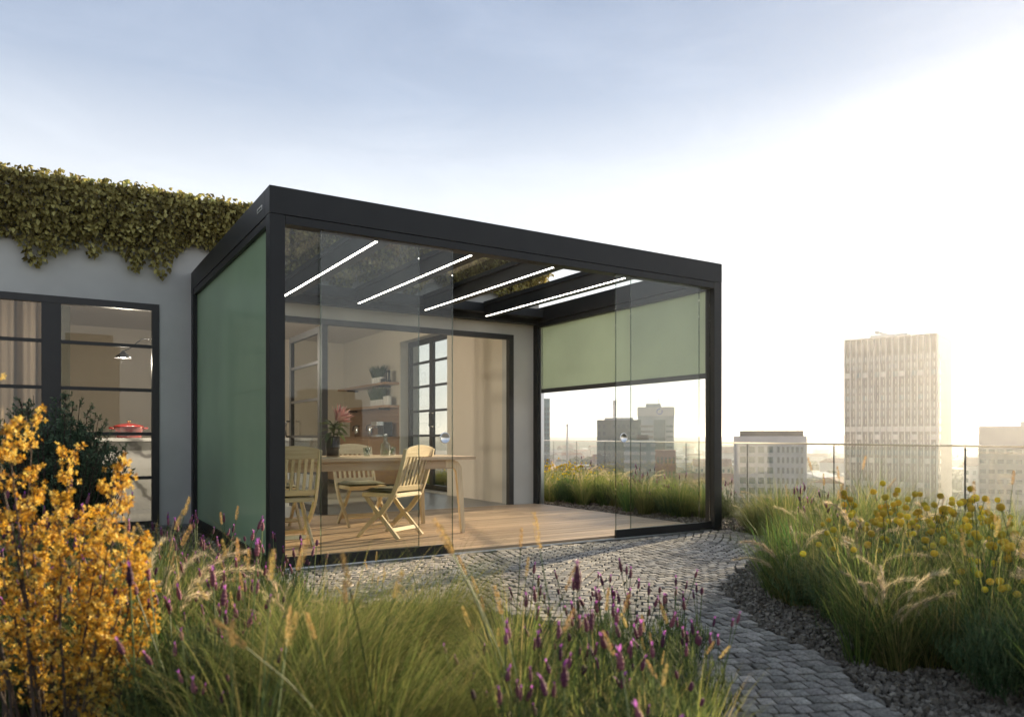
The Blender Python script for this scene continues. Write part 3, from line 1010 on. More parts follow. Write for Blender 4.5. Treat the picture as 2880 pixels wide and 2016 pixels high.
windows(o, W, H, 12, 14, 6, H - 8.5, M['citypane'], (1.0, 0.42), x0=-W / 2 + 0.6, x1=-W * 0.07, seed=9)
windows(o, W, H, 4, 14, 6, H - 8.5, M['citypane2'], (0.9, 0.42), x0=W * 0.28, x1=W / 2 - 0.6, seed=10)
roofbox(o, 'crown', -W / 2 - 0.25, W / 2 + 0.25, -0.4, 18.3, H - 4.6, H - 0.2, M['pale'])
g = G()
for k in range(20):
    a0, a1 = 2 * PI * k / 20, 2 * PI * (k + 1) / 20
    if 2 <= k <= 3: continue
    g.bar((W * 0.10 + 1.35 * math.cos(a0), -0.5, H - 2.4 + 1.35 * math.sin(a0)), (W * 0.10 + 1.35 * math.cos(a1), -0.5, H - 2.4 + 1.35 * math.sin(a1)), 0.2, 0.55, up=(0, 0, 1))
link('emblem', g.mesh('emblem', M['blueink']), o)
roofbox(o, 'roof_storey', -W * 0.28, W * 0.14, 3, 14, H - 0.2, H + 1.8, M['grey'])
g = G(); g.bar((W * 0.08, 6, H + 1.8), (W * 0.08, 6, H + 4.5), 0.3, 0.3, up=(0, 1, 0)); link('antenna', g.mesh('antenna', M['grey']), o)
top = 0.94 - 6 / 1675 * 230
o, W, H, body = block('balcony_block', 'white banded balcony block in front of the grey emblem tower', 1400, 1468, top, 230, 12, M['grey'])
for j in range(9):
    z = H - 1.6 - j * 2.55
    g = G(); g.box(-W / 2 - 0.2, W * 0.22, -1.0, -0.01, z - 0.45, z + 0.5); link('balcony_band', g.mesh('balcony_band', M['pale']), o)
    g = G(); g.box(W * 0.36, W / 2 + 0.2, -1.0, -0.01, z - 0.45, z + 0.5); link('balcony_band', g.mesh('balcony_band', M['pale']), o)
roofbox(o, 'roof_storey', -W * 0.1, W * 0.3, 2, 9, H, H + 1.6, M['spandrel'])
top = 0.94 - 55 / 1675 * 260
o, W, H, body = block('red_block', 'rust red low block below the grey emblem tower', 1462, 1515, top + 4, 262, 12, M['brick'])
windows(o, W, H, 6, 5, 6, H - 1, M['citypane'], (0.6, 0.45), seed=12)
for px, w_, topy, t, lab in ((1378, 7.5, 897, 520, 'tall pale chimney rising behind the dark green slab block'), (1272, 5.0, 950, 640, 'small far chimney alone on the horizon')):
    cx, cyy = spot(px, t)
    o = thing('chimney', lab, 'chimney', (cx, cyy, CITY_Z - 0.5))
    h = 0.94 + (980 - topy) / 1675 * t - CITY_Z + 0.5
    r_ = w_ / 1675 * t / 2
    g = G(); g.lathe([(r_ * 1.25, 0), (r_ * 1.05, h * 0.6), (r_, h * 0.96)], 16); link('shaft', g.mesh('shaft', M['pale'], smooth=True), o)
    g = G(); g.lathe([(r_ * 1.08, h * 0.95), (r_ * 1.1, h), (r_ * 0.8, h)], 16); link('cap', g.mesh('cap', M['grey']), o)

# taller office buildings behind the camera, seen only as reflections in the glass
for nm, lab, dx, dy, dist, w_, h_ in (('mirrored_tower', 'dark tower across the street mirrored in the house window', 0.0434, -1.15, 300, 25, 36),
                                      ('mirrored_block', 'dark stepped block across the street mirrored in the sliding glass', 0.33, -0.985, 300, 32, 17)):
    q = Vector((dx, dy)).normalized() * dist
    cx, cyy = EYE[0] + q.x, EYE[1] + q.y
    o = thing(nm, lab, 'building', (cx, cyy, CITY_Z - 0.5), R(180))
    g = G(); g.box(-w_ / 2, w_ / 2, 0, 20, 0, h_ - CITY_Z); link('wall', g.mesh('wall', M['spandrel']), o)
    g = G(); g.box(-w_ / 2 + 2, w_ / 5, 3, 15, h_ - CITY_Z, h_ - CITY_Z + 4); link('roof_storey', g.mesh('roof_storey', M['spandrel']), o)
    windows(o, w_, h_, 10, 12, 6 - CITY_Z * 0.4, h_ - CITY_Z - 3, M['citypane'], (0.6, 0.55))

# low roofs of the city: flat sheds, gabled halls and small flats
rl2 = random.Random(21)
WALLS = [M['pale'], M['tan'], M['grey'], M['brick'], M['pale']]
M['rooflight'] = plain('pale metal roof', (0.62, 0.60, 0.58), 0.5, var=0.08, scale=0.2)
M['rooftile'] = plain('faded tile roof', (0.30, 0.17, 0.12), 0.8, var=0.2, scale=0.3)
M['rooffelt'] = plain('grey felt roof', (0.20, 0.20, 0.21), 0.9, var=0.2, scale=0.2)
ROOFS = [M['rooflight'], M['rooftile'], M['rooffelt'], M['rooflight']]
protos = []
for k in range(8):
    w_, d_, h_ = rl2.uniform(12, 34), rl2.uniform(10, 22), rl2.uniform(6, 15)
    g = G(); g.box(-w_ / 2, w_ / 2, 0, d_, 0, h_); wall = g.mesh('wall', WALLS[k % 5])
    g = G()
    if k % 3 == 0:
        g.box(-w_ / 2 - 0.4, w_ / 2 + 0.4, -0.4, d_ + 0.4, h_, h_ + 0.7)
    else:
        rr = h_ + rl2.uniform(2, 4)
        g.add([(-w_ / 2 - 0.5, -0.6, h_), (w_ / 2 + 0.5, -0.6, h_), (w_ / 2 + 0.5, d_ + 0.6, h_), (-w_ / 2 - 0.5, d_ + 0.6, h_), (-w_ / 2 - 0.5, d_ / 2, rr), (w_ / 2 + 0.5, d_ / 2, rr)],
              [(0, 1, 5, 4), (2, 3, 4, 5), (0, 4, 3), (1, 2, 5), (0, 3, 2, 1)])
    roof = g.mesh('roof', ROOFS[k % 4])
    g = G()
    nwin = int(w_ / 3)
    for i in range(nwin):
        for j in range(max(1, int(h_ / 3.2))):
            g.box(-w_ / 2 + (i + 0.3) * w_ / nwin, -w_ / 2 + (i + 0.72) * w_ / nwin, -0.1, 0.05, 1 + j * 3.1, 2.6 + j * 3.1)
    protos.append((wall, roof, g.mesh('window_row', M['citypane2'])))
def house_label(k, px, t):
    look = ('pale flat roofed hall', 'tan gabled building', 'grey gabled shed', 'brick flat roofed building', 'pale gabled house', 'long pale gabled building', 'tan flat roofed block', 'grey gabled house')[k]
    far = 'nearby' if t < 380 else ('mid-distance' if t < 800 else 'far off')
    for lim, w_ in ((700, 'hidden behind the house'), (1240, 'behind the back of the pavilion'), (1340, 'left of the dark green slab block'), (1440, 'below the dark green slab block'), (1530, 'below the emblem tower'),
                    (1640, 'right of the emblem tower'), (1820, 'around the low pale office block'), (1890, 'left of the finned tower'), (2110, 'at the foot of the finned tower'), (2200, 'right of the finned tower'), (9999, 'around the tan block')):
        if px < lim:
            return look + ' ' + far + ' ' + w_
n = 0
while n < 285:
    t = 190 + 1700 * rl2.random() ** 1.3
    px = rl2.uniform(1150, 2420) if n < 255 else rl2.uniform(-200, 1150)
    if n < 255 and t < 380 and 1600 < px: continue
    x, yv = spot(px, t)
    protos_i = rl2.randrange(8)
    wall, roof, wr = protos[protos_i]
    kk = protos_i
    o = thing('city_house', house_label(kk, px, t), 'building', (x, yv, CITY_Z - 0.5), R(-32) + rl2.uniform(-0.7, 0.7), 'low city roofs below the terrace')
    s = rl2.uniform(0.8, 1.3); o.scale = (s, s, s * rl2.uniform(0.8, 1.3))
    link('wall', wall, o); link('roof', roof, o)
    if t < 600:
        link('window_row', wr, o)
    n += 1
# city trees as one far mass
g = G()
for _ in range(700):
    t = 170 + 900 * rl2.random(); px = rl2.uniform(1150, 2420)
    x, yv = spot(px, t)
    r_ = rl2.uniform(2.5, 6)
    for _k in range(3):
        c_ = (x + rl2.uniform(-r_, r_) * 0.6, yv + rl2.uniform(-r_, r_) * 0.6, CITY_Z + r_ * rl2.uniform(0.8, 1.5))
        vs = []
        for q in CUBE + [(1.3, 0, 0), (-1.3, 0, 0), (0, 1.3, 0), (0, -1.3, 0), (0, 0, 1.4)]:
            kk = r_ * rl2.uniform(0.4, 0.75)
            vs.append((c_[0] + q[0] * kk, c_[1] + q[1] * kk, c_[2] + q[2] * kk))
        g.add(vs, CUF + [(0, 1, 11), (1, 3, 8), (4, 5, 12), (5, 7, 12), (7, 6, 12), (6, 4, 12)], 0, rl2.random())
M['citytree'] = tinted('distant tree crowns', [(0, (0.035, 0.06, 0.03)), (1, (0.08, 0.11, 0.05))], 0.9, 0.0)
tag(link('city_trees', g.mesh('city_trees', M['citytree'])), 'far green tree crowns between the city roofs', 'trees', kind='stuff')

# haze: one closed box of even pale air round terrace and city
g = G(); g.box(-4000, 4000, -4000, 4000, CITY_Z - 1.5, 52)
hz, n_, l_, o_ = new_mat('pale city haze')
pv = n_.new('ShaderNodeVolumePrincipled')
pv.inputs['Color'].default_value = (0.93, 0.96, 1.0, 1)
pv.inputs['Density'].default_value = 0.00022
pv.inputs['Anisotropy'].default_value = 0.66
l_.new(pv.outputs['Volume'], o_.inputs['Volume'])
o = link('haze', g.mesh('haze', hz)); o['kind'] = 'stuff'
o['label'] = 'thin pale morning haze over the city'; o['category'] = 'haze'
# ------------------------------------------------------------------ dining table
DZ = 0.029                                    # deck surface
tb = thing('dining_table', 'long pale oak dining table with rounded bent legs on the deck', 'table', (1.14, 1.45, DZ))
g = G(); g.box(-1.03, 1.03, -0.52, 0.52, 0.700, 0.730); link('table_top', g.mesh('table_top', M['oak'], bevel=0.004), tb)
g = G()
g.box(-0.84, 0.84, -0.445, -0.420, 0.615, 0.6995); g.box(-0.84, 0.84, 0.420, 0.445, 0.615, 0.6995)
link('apron', g.mesh('apron', M['oak'], bevel=0.003), tb)
for sx in (-1, 1):
    for sy in (-1, 1):
        pts = []
        for k in range(8):
            a = PI / 2 * k / 7
            pts.append((sx * (0.80 + 0.085 * math.sin(a)), sy * 0.432, 0.662 - 0.085 * (1 - math.cos(a))))
        pts = [(sx * 0.74, sy * 0.432, 0.662)] + pts + [(sx * 0.905, sy * 0.437, 0.30), (sx * 0.925, sy * 0.44, 0.0)]
        g = G(); g.ribbon(pts, 0.040, [0.075] * 6 + [0.072, 0.068, 0.062, 0.052, 0.034], (0, 1, 0))
        link('leg', g.mesh('leg', M['teak'], bevel=0.004), tb)

# ------------------------------------------------------------------ folding chairs
def make_chair(label):
    c = thing('folding_chair', label, 'chair', group='teak folding chairs round the table')
    back = [(-0.305, 0.845), (-0.275, 0.72), (-0.225, 0.56), (-0.175, 0.43), (-0.115, 0.335), (-0.045, 0.255), (0.045, 0.185), (0.125, 0.11), (0.225, 0.0)]
    for s in (-1, 1):
        g = G(); g.ribbon([(s * 0.215, y, z) for y, z in back], 0.024, [0.034, 0.038, 0.04, 0.044, 0.046, 0.044, 0.042, 0.038, 0.032], (1, 0, 0))
        link('back_leg', g.mesh('back_leg', M['teak'], bevel=0.003), c)
        g = G(); g.ribbon([(s * 0.186, y, z) for y, z in ((0.165, 0.405), (0.04, 0.255), (-0.08, 0.13), (-0.205, 0.0))], 0.024, [0.038, 0.042, 0.040, 0.034], (1, 0, 0))
        link('front_leg', g.mesh('front_leg', M['teak'], bevel=0.003), c)
    # seat frame and slats
    g = G()
    g.box(-0.20, 0.20, 0.165, 0.190, 0.385, 0.430)
    g.box(-0.20, -0.178, -0.19, 0.1645, 0.392, 0.430); g.box(0.178, 0.20, -0.19, 0.1645, 0.392, 0.430)
    g.box(-0.1775, 0.1775, -0.19, -0.168, 0.392, 0.428)
    seat = link('seat_frame', g.mesh('seat_frame', M['teakx'], bevel=0.002), c)
    for k in range(6):
        y = -0.150 + k * 0.055
        g = G(); g.box(-0.1775, 0.1775, y, y + 0.042, 0.414, 0.4295)
        link('seat_slat', g.mesh('seat_slat', M['teakx']), seat)
    # arched top rail
    g = G()
    n = 12
    vs, fs = [], []
    for i in range(n + 1):
        x = -0.202 + 0.404 * i / n
        h = 0.030 * (1 - (x / 0.202) ** 2)
        for yy, zz in ((-0.294, 0.770), (-0.270, 0.764), (-0.298, 0.850 + h), (-0.322, 0.852 + h)):
            vs.append((x, yy, zz))
    for i in range(n):
        a = 4 * i
        fs += [(a, a + 1, a + 5, a + 4), (a + 1, a + 2, a + 6, a + 5), (a + 2, a + 3, a + 7, a + 6), (a + 3, a, a + 4, a + 7)]
    fs += [(3, 2, 1, 0), (4 * n, 4 * n + 1, 4 * n + 2, 4 * n + 3)]
    g.add(vs, fs)
    link('top_rail', g.mesh('top_rail', M['teakx'], bevel=0.002), c)
    g = G(); g.bar((-0.2025, -0.193, 0.475), (0.2025, -0.193, 0.475), 0.022, 0.052, up=(0, -0.35, 0.94))
    link('low_rail', g.mesh('low_rail', M['teakx'], bevel=0.002), c)
    for k in range(7):
        x = -0.159 + k * 0.053
        g = G(); g.ribbon([(x, -0.198, 0.490), (x, -0.222, 0.565), (x, -0.258, 0.680), (x, -0.287, 0.778)], 0.0245, 0.010, (1, 0, 0))
        link('back_slat', g.mesh('back_slat', M['teak']), c)
    g = G(); g.bar((-0.173, -0.135, 0.078), (0.173, -0.135, 0.078), 0.018, 0.040, up=(0, 0.6, 0.75)); link('stretcher', g.mesh('stretcher', M['teakx']), c)
    g = G(); g.bar((-0.202, 0.135, 0.098), (0.202, 0.135, 0.098), 0.018, 0.034, up=(0, -0.6, 0.75)); link('stretcher', g.mesh('stretcher', M['teakx']), c)
    return c
def copy_tree(o, parent=None):
    c = o.copy(); COL.objects.link(c); c.parent = parent
    for ch in list(o.children):
        copy_tree(ch, c)
    return c
def cushion_mesh():
    g = G()
    nx, ny = 8, 8
    vs, fs = [], []
    for side in (0, 1):
        for j in range(ny + 1):
            for i in range(nx + 1):
                u, v = i / nx * 2 - 1, j / ny * 2 - 1
                e = max(abs(u), abs(v))
                k = max(0.0, 1 - e ** 7)
                x, y = u * 0.205, v * 0.185
                x *= 1 - 0.03 * abs(v) ** 3; y *= 1 - 0.03 * abs(u) ** 3
                vs.append((x, y, 0.018 + (0.021 if side else -0.018) * k))
    N = (nx + 1) * (ny + 1)
    for side in (0, 1):
        for j in range(ny):
            for i in range(nx):
                a = side * N + j * (nx + 1) + i
                q = (a, a + 1, a + nx + 2, a + nx + 1)
                fs.append(q if side else tuple(reversed(q)))
    g.add(vs, fs)
    return g.mesh('seat_cushion', M['cushion'], smooth=True)
CUSH = cushion_mesh()
ch0 = None
CHAIRS = [(1.40, 1.145, R(31), 'sunlit teak folding chair turned askew at the near side of the table', 'olive seat cushion on the sunlit askew chair'),
          (0.385, 1.06, R(0), 'teak folding chair half hidden by the front left post', 'olive seat cushion on the chair half hidden by the front post'),
          (1.50, 2.20, R(180), 'teak folding chair facing the camera across the table', 'olive seat cushion on the chair across the table'),
          (0.60, 2.22, R(176), 'teak folding chair at the far left, mostly behind the post and near chair', 'olive seat cushion on the far left chair')]
for x, y, a, lab, cl in CHAIRS:
    if ch0 is None:
        ch0 = c = make_chair(lab)
    else:
        c = copy_tree(ch0)
    c['label'] = lab
    c.scale = (1, 1, 0.955)
    c.location = (x, y, DZ); c.rotation_euler = (0, 0, a)
    off = Matrix.Rotation(a, 3, 'Z') @ Vector((0, 0.0, 0.4305 * 0.955 + 0.001))
    tag(link('seat_cushion', CUSH, None, (x + off.x, y + off.y, DZ + off.z), a), cl, 'cushion', 'olive chair cushions')

# ------------------------------------------------------------------ things on the table
TZ = DZ + 0.7305
M['smoke'] = glass('smoked vase glass', (0.34, 0.31, 0.28), 1.4)
M['clear'] = glass('clear drinking glass', (0.90, 0.93, 0.90), 1.6)
M['leafdk'] = tinted('vase leaves', [(0, (0.08, 0.13, 0.045)), (1, (0.22, 0.27, 0.10))], 0.4, 0.3)
M['petal'] = tinted('protea petals', [(0, (0.78, 0.34, 0.32)), (0.6, (0.84, 0.46, 0.41)), (1, (0.88, 0.66, 0.56))], 0.5, 0.4)
def cup(r0, r1, h, wall=0.004, n=20):
    return [(r0 * 0.98, 0.0), (r0, 0.002), (r1, h), (r1 - wall, h), (r0 - wall, 0.010), (0.001, 0.009)]
def leaf(g, p, d, L, w, m=0, c=0.5, fold=0.25, droop=0.0, nrm=None):
    """Pointed leaf folded along its midrib."""
    d = Vector(d).normalized()
    s = d.cross(Vector(nrm) if nrm is not None else Vector((0, 0, 1)))
    if s.length < 1e-3: s = Vector((1, 0, 0))
    s.normalize(); u = s.cross(d)
    p = Vector(p)
    mid = p + d * (L * 0.45) + u * (L * 0.04)
    tip = p + d * L - u * (droop * L)
    a = mid + s * (w / 2) + u * (w * fold); b = mid - s * (w / 2) + u * (w * fold)
    a2 = p + d * (L * 0.75) + s * (w * 0.33) + u * (w * fold * 0.6 - droop * L * 0.45); b2 = p + d * (L * 0.75) - s * (w * 0.33) + u * (w * fold * 0.6 - droop * L * 0.45)
    m2 = p + d * (L * 0.75) - u * (droop * L * 0.45)
    g.add([tuple(q) for q in (p, a, mid, b, a2, m2, b2, tip)], [(0, 1, 2), (0, 2, 3), (1, 4, 5, 2), (2, 5, 6, 3), (4, 7, 5), (5, 7, 6)], m, c)
va = thing('glass_vase', 'dark smoked glass vase on the table', 'vase', (0.93, 1.42, TZ))
g = G(); g.lathe([(0.055, 0), (0.062, 0.004), (0.066, 0.09), (0.060, 0.19), (0.056, 0.19), (0.061, 0.09), (0.055, 0.012), (0.001, 0.010)], 24); link('vase_body', g.mesh('vase_body', M['smoke'], smooth=True), va)
g = G(); g.lathe([(0.05, 0.011), (0.0595, 0.09), (0.001, 0.092)], 20); link('water', g.mesh('water', M['clear'], smooth=True), va)
pr = thing('protea_flower', 'pink protea with long green leaves in the smoked vase', 'flower', (0.93, 1.42, TZ + 0.02))
rp = random.Random(4)
ax = Vector((0.42, -0.20, 0.62)).normalized()
hd = Vector((0.015, -0.02, 0.29))
g = G(); g.tube([(-0.02, 0, 0), (0.0, 0, 0.14), (0.01, -0.01, 0.23), tuple(hd)], 0.006, 6, 0, 0.3); link('stem', g.mesh('stem', M['leafdk']), pr)
q = Vector((0, 0, 1)).rotation_difference(ax)
for ring, (nn, open_, L, w) in enumerate(((9, 0.30, 0.175, 0.036), (11, 0.55, 0.178, 0.038), (12, 0.85, 0.155, 0.038))):
    for k in range(nn):
        a = 2 * PI * (k + ring * 0.5) / nn + rp.uniform(-0.1, 0.1)
        d = q @ Vector((math.cos(a) * math.sin(open_), math.sin(a) * math.sin(open_), math.cos(open_)))
        g = G(); leaf(g, (0, 0, 0), d, L * rp.uniform(0.9, 1.15), w, 0, rp.random(), fold=0.3, nrm=ax)
        o = link('petal', g.mesh('petal', M['petal']), pr, tuple(hd + d * 0.012))
g = G(); g.lathe([(0.012, 0), (0.026, 0.02), (0.024, 0.05), (0.008, 0.075)], 10, tuple(hd), axis=tuple(ax), c=1.0); link('flower_cone', g.mesh('flower_cone', M['petal'], smooth=True), pr)
for k in range(46):
    a = rp.uniform(0, 2 * PI)
    e = rp.uniform(-0.5, 0.75)
    base = Vector((0.0, 0, 0.17)).lerp(hd, rp.uniform(0, 0.85))
    d = Vector((math.cos(a) * math.cos(e), math.sin(a) * math.cos(e), math.sin(e)))
    wide = k % 5 == 0
    g = G(); leaf(g, (0, 0, 0), d, rp.uniform(0.12, 0.20), 0.055 if wide else 0.018, 0, rp.random(), droop=rp.uniform(0.05, 0.3))
    link('leaf', g.mesh('leaf', M['leafdk']), pr, tuple(base))
def herb_glass(x, y, lab, h=0.085, r=0.036):
    o = thing('drinking_glass', lab, 'glass', (x, y, TZ))
    g = G(); g.lathe(cup(r * 0.86, r, h), 20); link('glass_body', g.mesh('glass_body', M['clear'], smooth=True), o)
    g = G()
    for _ in range(16):
        a, e = rp.uniform(0, 6.3), rp.uniform(0.2, 1.4)
        z = rp.uniform(0.015, h * 0.8)
        leaf(g, (rp.uniform(-0.012, 0.012), rp.uniform(-0.012, 0.012), z), (math.cos(a) * math.cos(e), math.sin(a) * math.cos(e), math.sin(e)), rp.uniform(0.018, 0.034), 0.016, 0, rp.random())
    g.tube([(0, 0, 0.012), (0.006, 0, h + 0.02)], 0.0022, 5)
    link('mint_sprig', g.mesh('mint_sprig', M['leafdk']), o)
herb_glass(1.22, 1.32, 'small water glass with a mint sprig left of the carafe')
herb_glass(1.60, 1.62, 'small water glass with a mint sprig behind the sunlit chair')
ca = thing('water_carafe', 'clear glass carafe with herbs at its bottom', 'carafe', (1.47, 1.48, TZ))
g = G(); g.lathe([(0.046, 0), (0.048, 0.003), (0.048, 0.105), (0.040, 0.122), (0.021, 0.135), (0.020, 0.215), (0.017, 0.215), (0.018, 0.135), (0.037, 0.12), (0.045, 0.103), (0.045, 0.008), (0.001, 0.007)], 24)
link('carafe_body', g.mesh('carafe_body', M['clear'], smooth=True), ca)
g = G()
for _ in range(26):
    a, e = rp.uniform(0, 6.3), rp.uniform(-0.2, 1.2)
    leaf(g, (rp.uniform(-0.02, 0.02), rp.uniform(-0.02, 0.02), rp.uniform(0.012, 0.05)), (math.cos(a) * math.cos(e), math.sin(a) * math.cos(e), math.sin(e)), 0.024, 0.014, 0, rp.random())
link('herb', g.mesh('herb', M['leafdk']), ca)

# ------------------------------------------------------------------ inside the house
isl = thing('kitchen_island', 'white veined marble kitchen island in the room', 'kitchen island', (-0.80, 5.30, 0.0185))
g = G(); g.box(0.04, 2.70, 0.05, 0.90, 0.0, 0.868); link('carcass', g.mesh('carcass', M['marble']), isl)
g = G(); g.box(0.0, 2.74, 0.0, 0.94, 0.870, 0.912); link('worktop', g.mesh('worktop', M['marble'], bevel=0.003), isl)
g = G(); g.box(0.04, 2.70, 0.042, 0.049, 0.0, 0.16); link('plinth', g.mesh('plinth', M['marble']), isl)
pot = thing('casserole_pot', 'red enamel casserole with lid on the marble island', 'pot', (-0.41, 5.52, 0.9315))
pot.scale = (1.22, 1.22, 1.3)
g = G(); g.lathe([(0.118, 0), (0.126, 0.006), (0.142, 0.10), (0.146, 0.104), (0.140, 0.106), (0.12, 0.01), (0.001, 0.008)], 32); link('pot_body', g.mesh('pot_body', M['red'], smooth=True), pot)
g = G(); g.lathe([(0.149, 0.107), (0.149, 0.113), (0.132, 0.124), (0.08, 0.138), (0.03, 0.145), (0.001, 0.146)], 32); ld = link('lid', g.mesh('lid', M['red'], smooth=True), pot)
g = G(); g.lathe([(0.010, 0.1455), (0.009, 0.157), (0.022, 0.163), (0.022, 0.169), (0.001, 0.172)], 16); link('knob', g.mesh('knob', M['bronze'], smooth=True), ld)
for s in (-1, 1):
    g = G(); g.tube([(s * 0.138, -0.045, 0.092), (s * 0.175, -0.036, 0.097), (s * 0.182, 0, 0.098), (s * 0.175, 0.036, 0.097), (s * 0.138, 0.045, 0.092)], 0.009, 8)
    link('handle', g.mesh('handle', M['red'], smooth=True), pot)

cu = thing('curtain', 'beige linen curtain hanging in folds behind the left window', 'curtain', (-2.70, 3.80, 0.03))
g = G()
n = 110
vs, fs = [], []
for i in range(n + 1):
    x = 1.42 * i / n
    y = 0.045 * math.sin(x * 33 + 0.8 * math.sin(x * 9)) + 0.02 * math.sin(x * 71)
    for z in (0.0, 1.2, 2.75):
        vs.append((x, y * (1.0 if z < 2 else 0.7), z))
for i in range(n):
    a = 3 * i
    fs += [(a, a + 3, a + 4, a + 1), (a + 1, a + 4, a + 5, a + 2)]
g.add(vs, fs)
link('drape', g.mesh('drape', M['curtain'], smooth=True), cu)
g = G(); g.tube([(-0.1, 0, 2.79), (1.55, 0, 2.79)], 0.012, 8); link('curtain_rod', g.mesh('curtain_rod', M['black']), cu)

lp = thing('ceiling_lamp', 'black ceiling lamp with two lit dish shades on arms', 'lamp', (-0.02, 5.0, 2.9495))
g = G(); g.lathe([(0.05, -0.03), (0.05, 0.0)], 16); g.tube([(0, 0, -0.02), (0, 0, -0.78)], 0.008, 8); link('stem', g.mesh('stem', M['black']), lp)
for ax_, az_, bx_, bz_ in ((-0.04, -0.80, -0.02, -0.86), (-0.62, -0.90, -0.66, -0.99)):
    pass
def shade(at, arm):
    g = G(); g.tube([(0, 0, -0.76)] + arm + [(at[0], at[1], at[2] + 0.07)], 0.006, 8); a_ = link('arm', g.mesh('arm', M['black'], smooth=True), lp)
    g = G(); g.lathe([(0.012, 0.075), (0.022, 0.06), (0.030, 0.045), (0.075, 0.012), (0.10, -0.018), (0.096, -0.018), (0.07, 0.008), (0.02, 0.038)], 24, at); link('lamp_shade', g.mesh('lamp_shade', M['black'], smooth=True), a_)
    g = G(); g.lathe([(0.010, 0.03), (0.034, 0.012), (0.030, -0.012), (0.001, -0.022)], 14, at); link('bulb', g.mesh('bulb', M['bulb'], smooth=True), a_)
    ld_ = bpy.data.lights.new('bulb_light', 'POINT'); ld_.energy = 42; ld_.color = (1.0, 0.89, 0.74); ld_.shadow_soft_size = 0.05
    lo = bpy.data.objects.new('bulb_light', ld_); COL.objects.link(lo); lo.parent = lp; lo.location = (at[0], at[1], at[2] - 0.06)
shade((0.02, 0, -0.86), [])
shade((-0.50, -0.10, -1.03), [(-0.30, -0.06, -0.80), (-0.42, -0.08, -0.92)])

kc = thing('kitchen_counter', 'brown oak kitchen counter along the side wall of the room', 'counter', (3.52, 7.26, 0.0185))
g = G(); g.box(0.02, 0.598, 0.0, 2.55, 0.08, 0.895); link('cabinet', g.mesh('cabinet', M['oaky']), kc)
g = G(); g.box(0.0, 0.599, -0.02, 2.57, 0.897, 0.93); link('worktop', g.mesh('worktop', M['oaky'], bevel=0.003), kc)
g = G(); g.box(0.07, 0.598, 0.02, 2.53, 0.0, 0.079); link('plinth', g.mesh('plinth', M['black']), kc)
for k in range(4):
    g = G(); g.box(0.004, 0.0195, 0.01 + k * 0.635, 0.635 * (k + 1), 0.10, 0.885); link('cabinet_door', g.mesh('cabinet_door', M['oaky'], bevel=0.002), kc)
g = G(); g.box(0.586, 0.5995, 0.0, 2.55, 0.932, 1.478); link('backsplash', g.mesh('backsplash', M['oaky']), kc)
for z, lab in ((1.50, 'lower oak wall shelf above the counter'), (1.915, 'upper oak wall shelf with herb pots')):
    o = thing('wall_shelf', lab, 'shelf', (3.84, 7.26, z), group='oak wall shelves')
    g = G(); g.box(0.0, 0.2795, 0.0, 2.55, -0.020, 0.022); link('board', g.mesh('board', M['oaky'], bevel=0.002), o)
    for yy in (0.4, 2.1):
        g = G(); g.box(0.05, 0.2795, yy, yy + 0.02, -0.05, -0.0205); link('bracket', g.mesh('bracket', M['black']), o)
def herb_pot(x, y, z, lab, r=0.055, h=0.115, plant=0.22):
    o = thing('herb_pot', lab, 'plant pot', (x, y, z), group='white herb pots on the shelves')
    g = G(); g.lathe([(r * 0.85, 0), (r, h), (r * 0.9, h), (r * 0.85, h - 0.012), (0.001, h - 0.012)], 18); link('pot', g.mesh('pot', M['white'], smooth=False), o)
    g = G()
    for _ in range(110):
        a, rr = rp.uniform(0, 6.3), rp.uniform(0, r * 0.8)
        d = Vector((math.cos(a) * 0.35, math.sin(a) * 0.35, 1))
        leaf(g, (math.cos(a) * rr, math.sin(a) * rr, h - 0.012), d, plant * rp.uniform(0.6, 1.25), 0.011, 0, rp.random() * 0.5)
    link('foliage', g.mesh('foliage', M['leafdk']), o)
ORD = ['nearest', 'second', 'third', 'fourth', 'fifth', 'sixth']
for k in range(4):
    herb_pot(3.96, 7.70 + k * 0.13, 1.9375, 'white herb pot on the upper shelf, %s from the window' % ORD[k])
for k in range(5):
    herb_pot(3.96, 7.66 + k * 0.125, 1.5225, 'white herb pot on the lower shelf, %s from the window' % ORD[k], plant=0.24)
for k in range(2):
    o = thing('storage_canister', 'white storage canister on the lower shelf, %s the window' % ('nearest to' if k == 0 else 'second from'), 'canister', (3.96, 7.36 + k * 0.135, 1.5225), group='white canisters')
    g = G(); g.lathe([(0.052, 0), (0.054, 0.004), (0.054, 0.15), (0.050, 0.152), (0.001, 0.152)], 20); link('canister_body', g.mesh('canister_body', M['white'], smooth=False), o)
    g = G(); g.lathe([(0.056, 0.1525), (0.056, 0.166), (0.010, 0.168), (0.010, 0.178), (0.001, 0.18)], 20); link('lid', g.mesh('lid', M['white']), o)
pf = thing('picture_frame', 'small dark picture leaning on the upper shelf', 'picture', (3.96, 7.40, 1.9375), R(0))
g = G(); g.box(-0.012, 0.012, -0.075, 0.075, 0.0, 0.22); link('frame', g.mesh('frame', M['black'], bevel=0.002), pf)
g = G(); g.add([(-0.0135, -0.03, 0.04), (-0.0135, -0.01, 0.04), (-0.0135, 0.005, 0.12), (-0.0135, -0.01, 0.19), (-0.0135, -0.03, 0.17), (-0.0135, -0.02, 0.10)], [(0, 1, 2, 3, 4, 5)]); link('print', g.mesh('print', M['white']), pf)
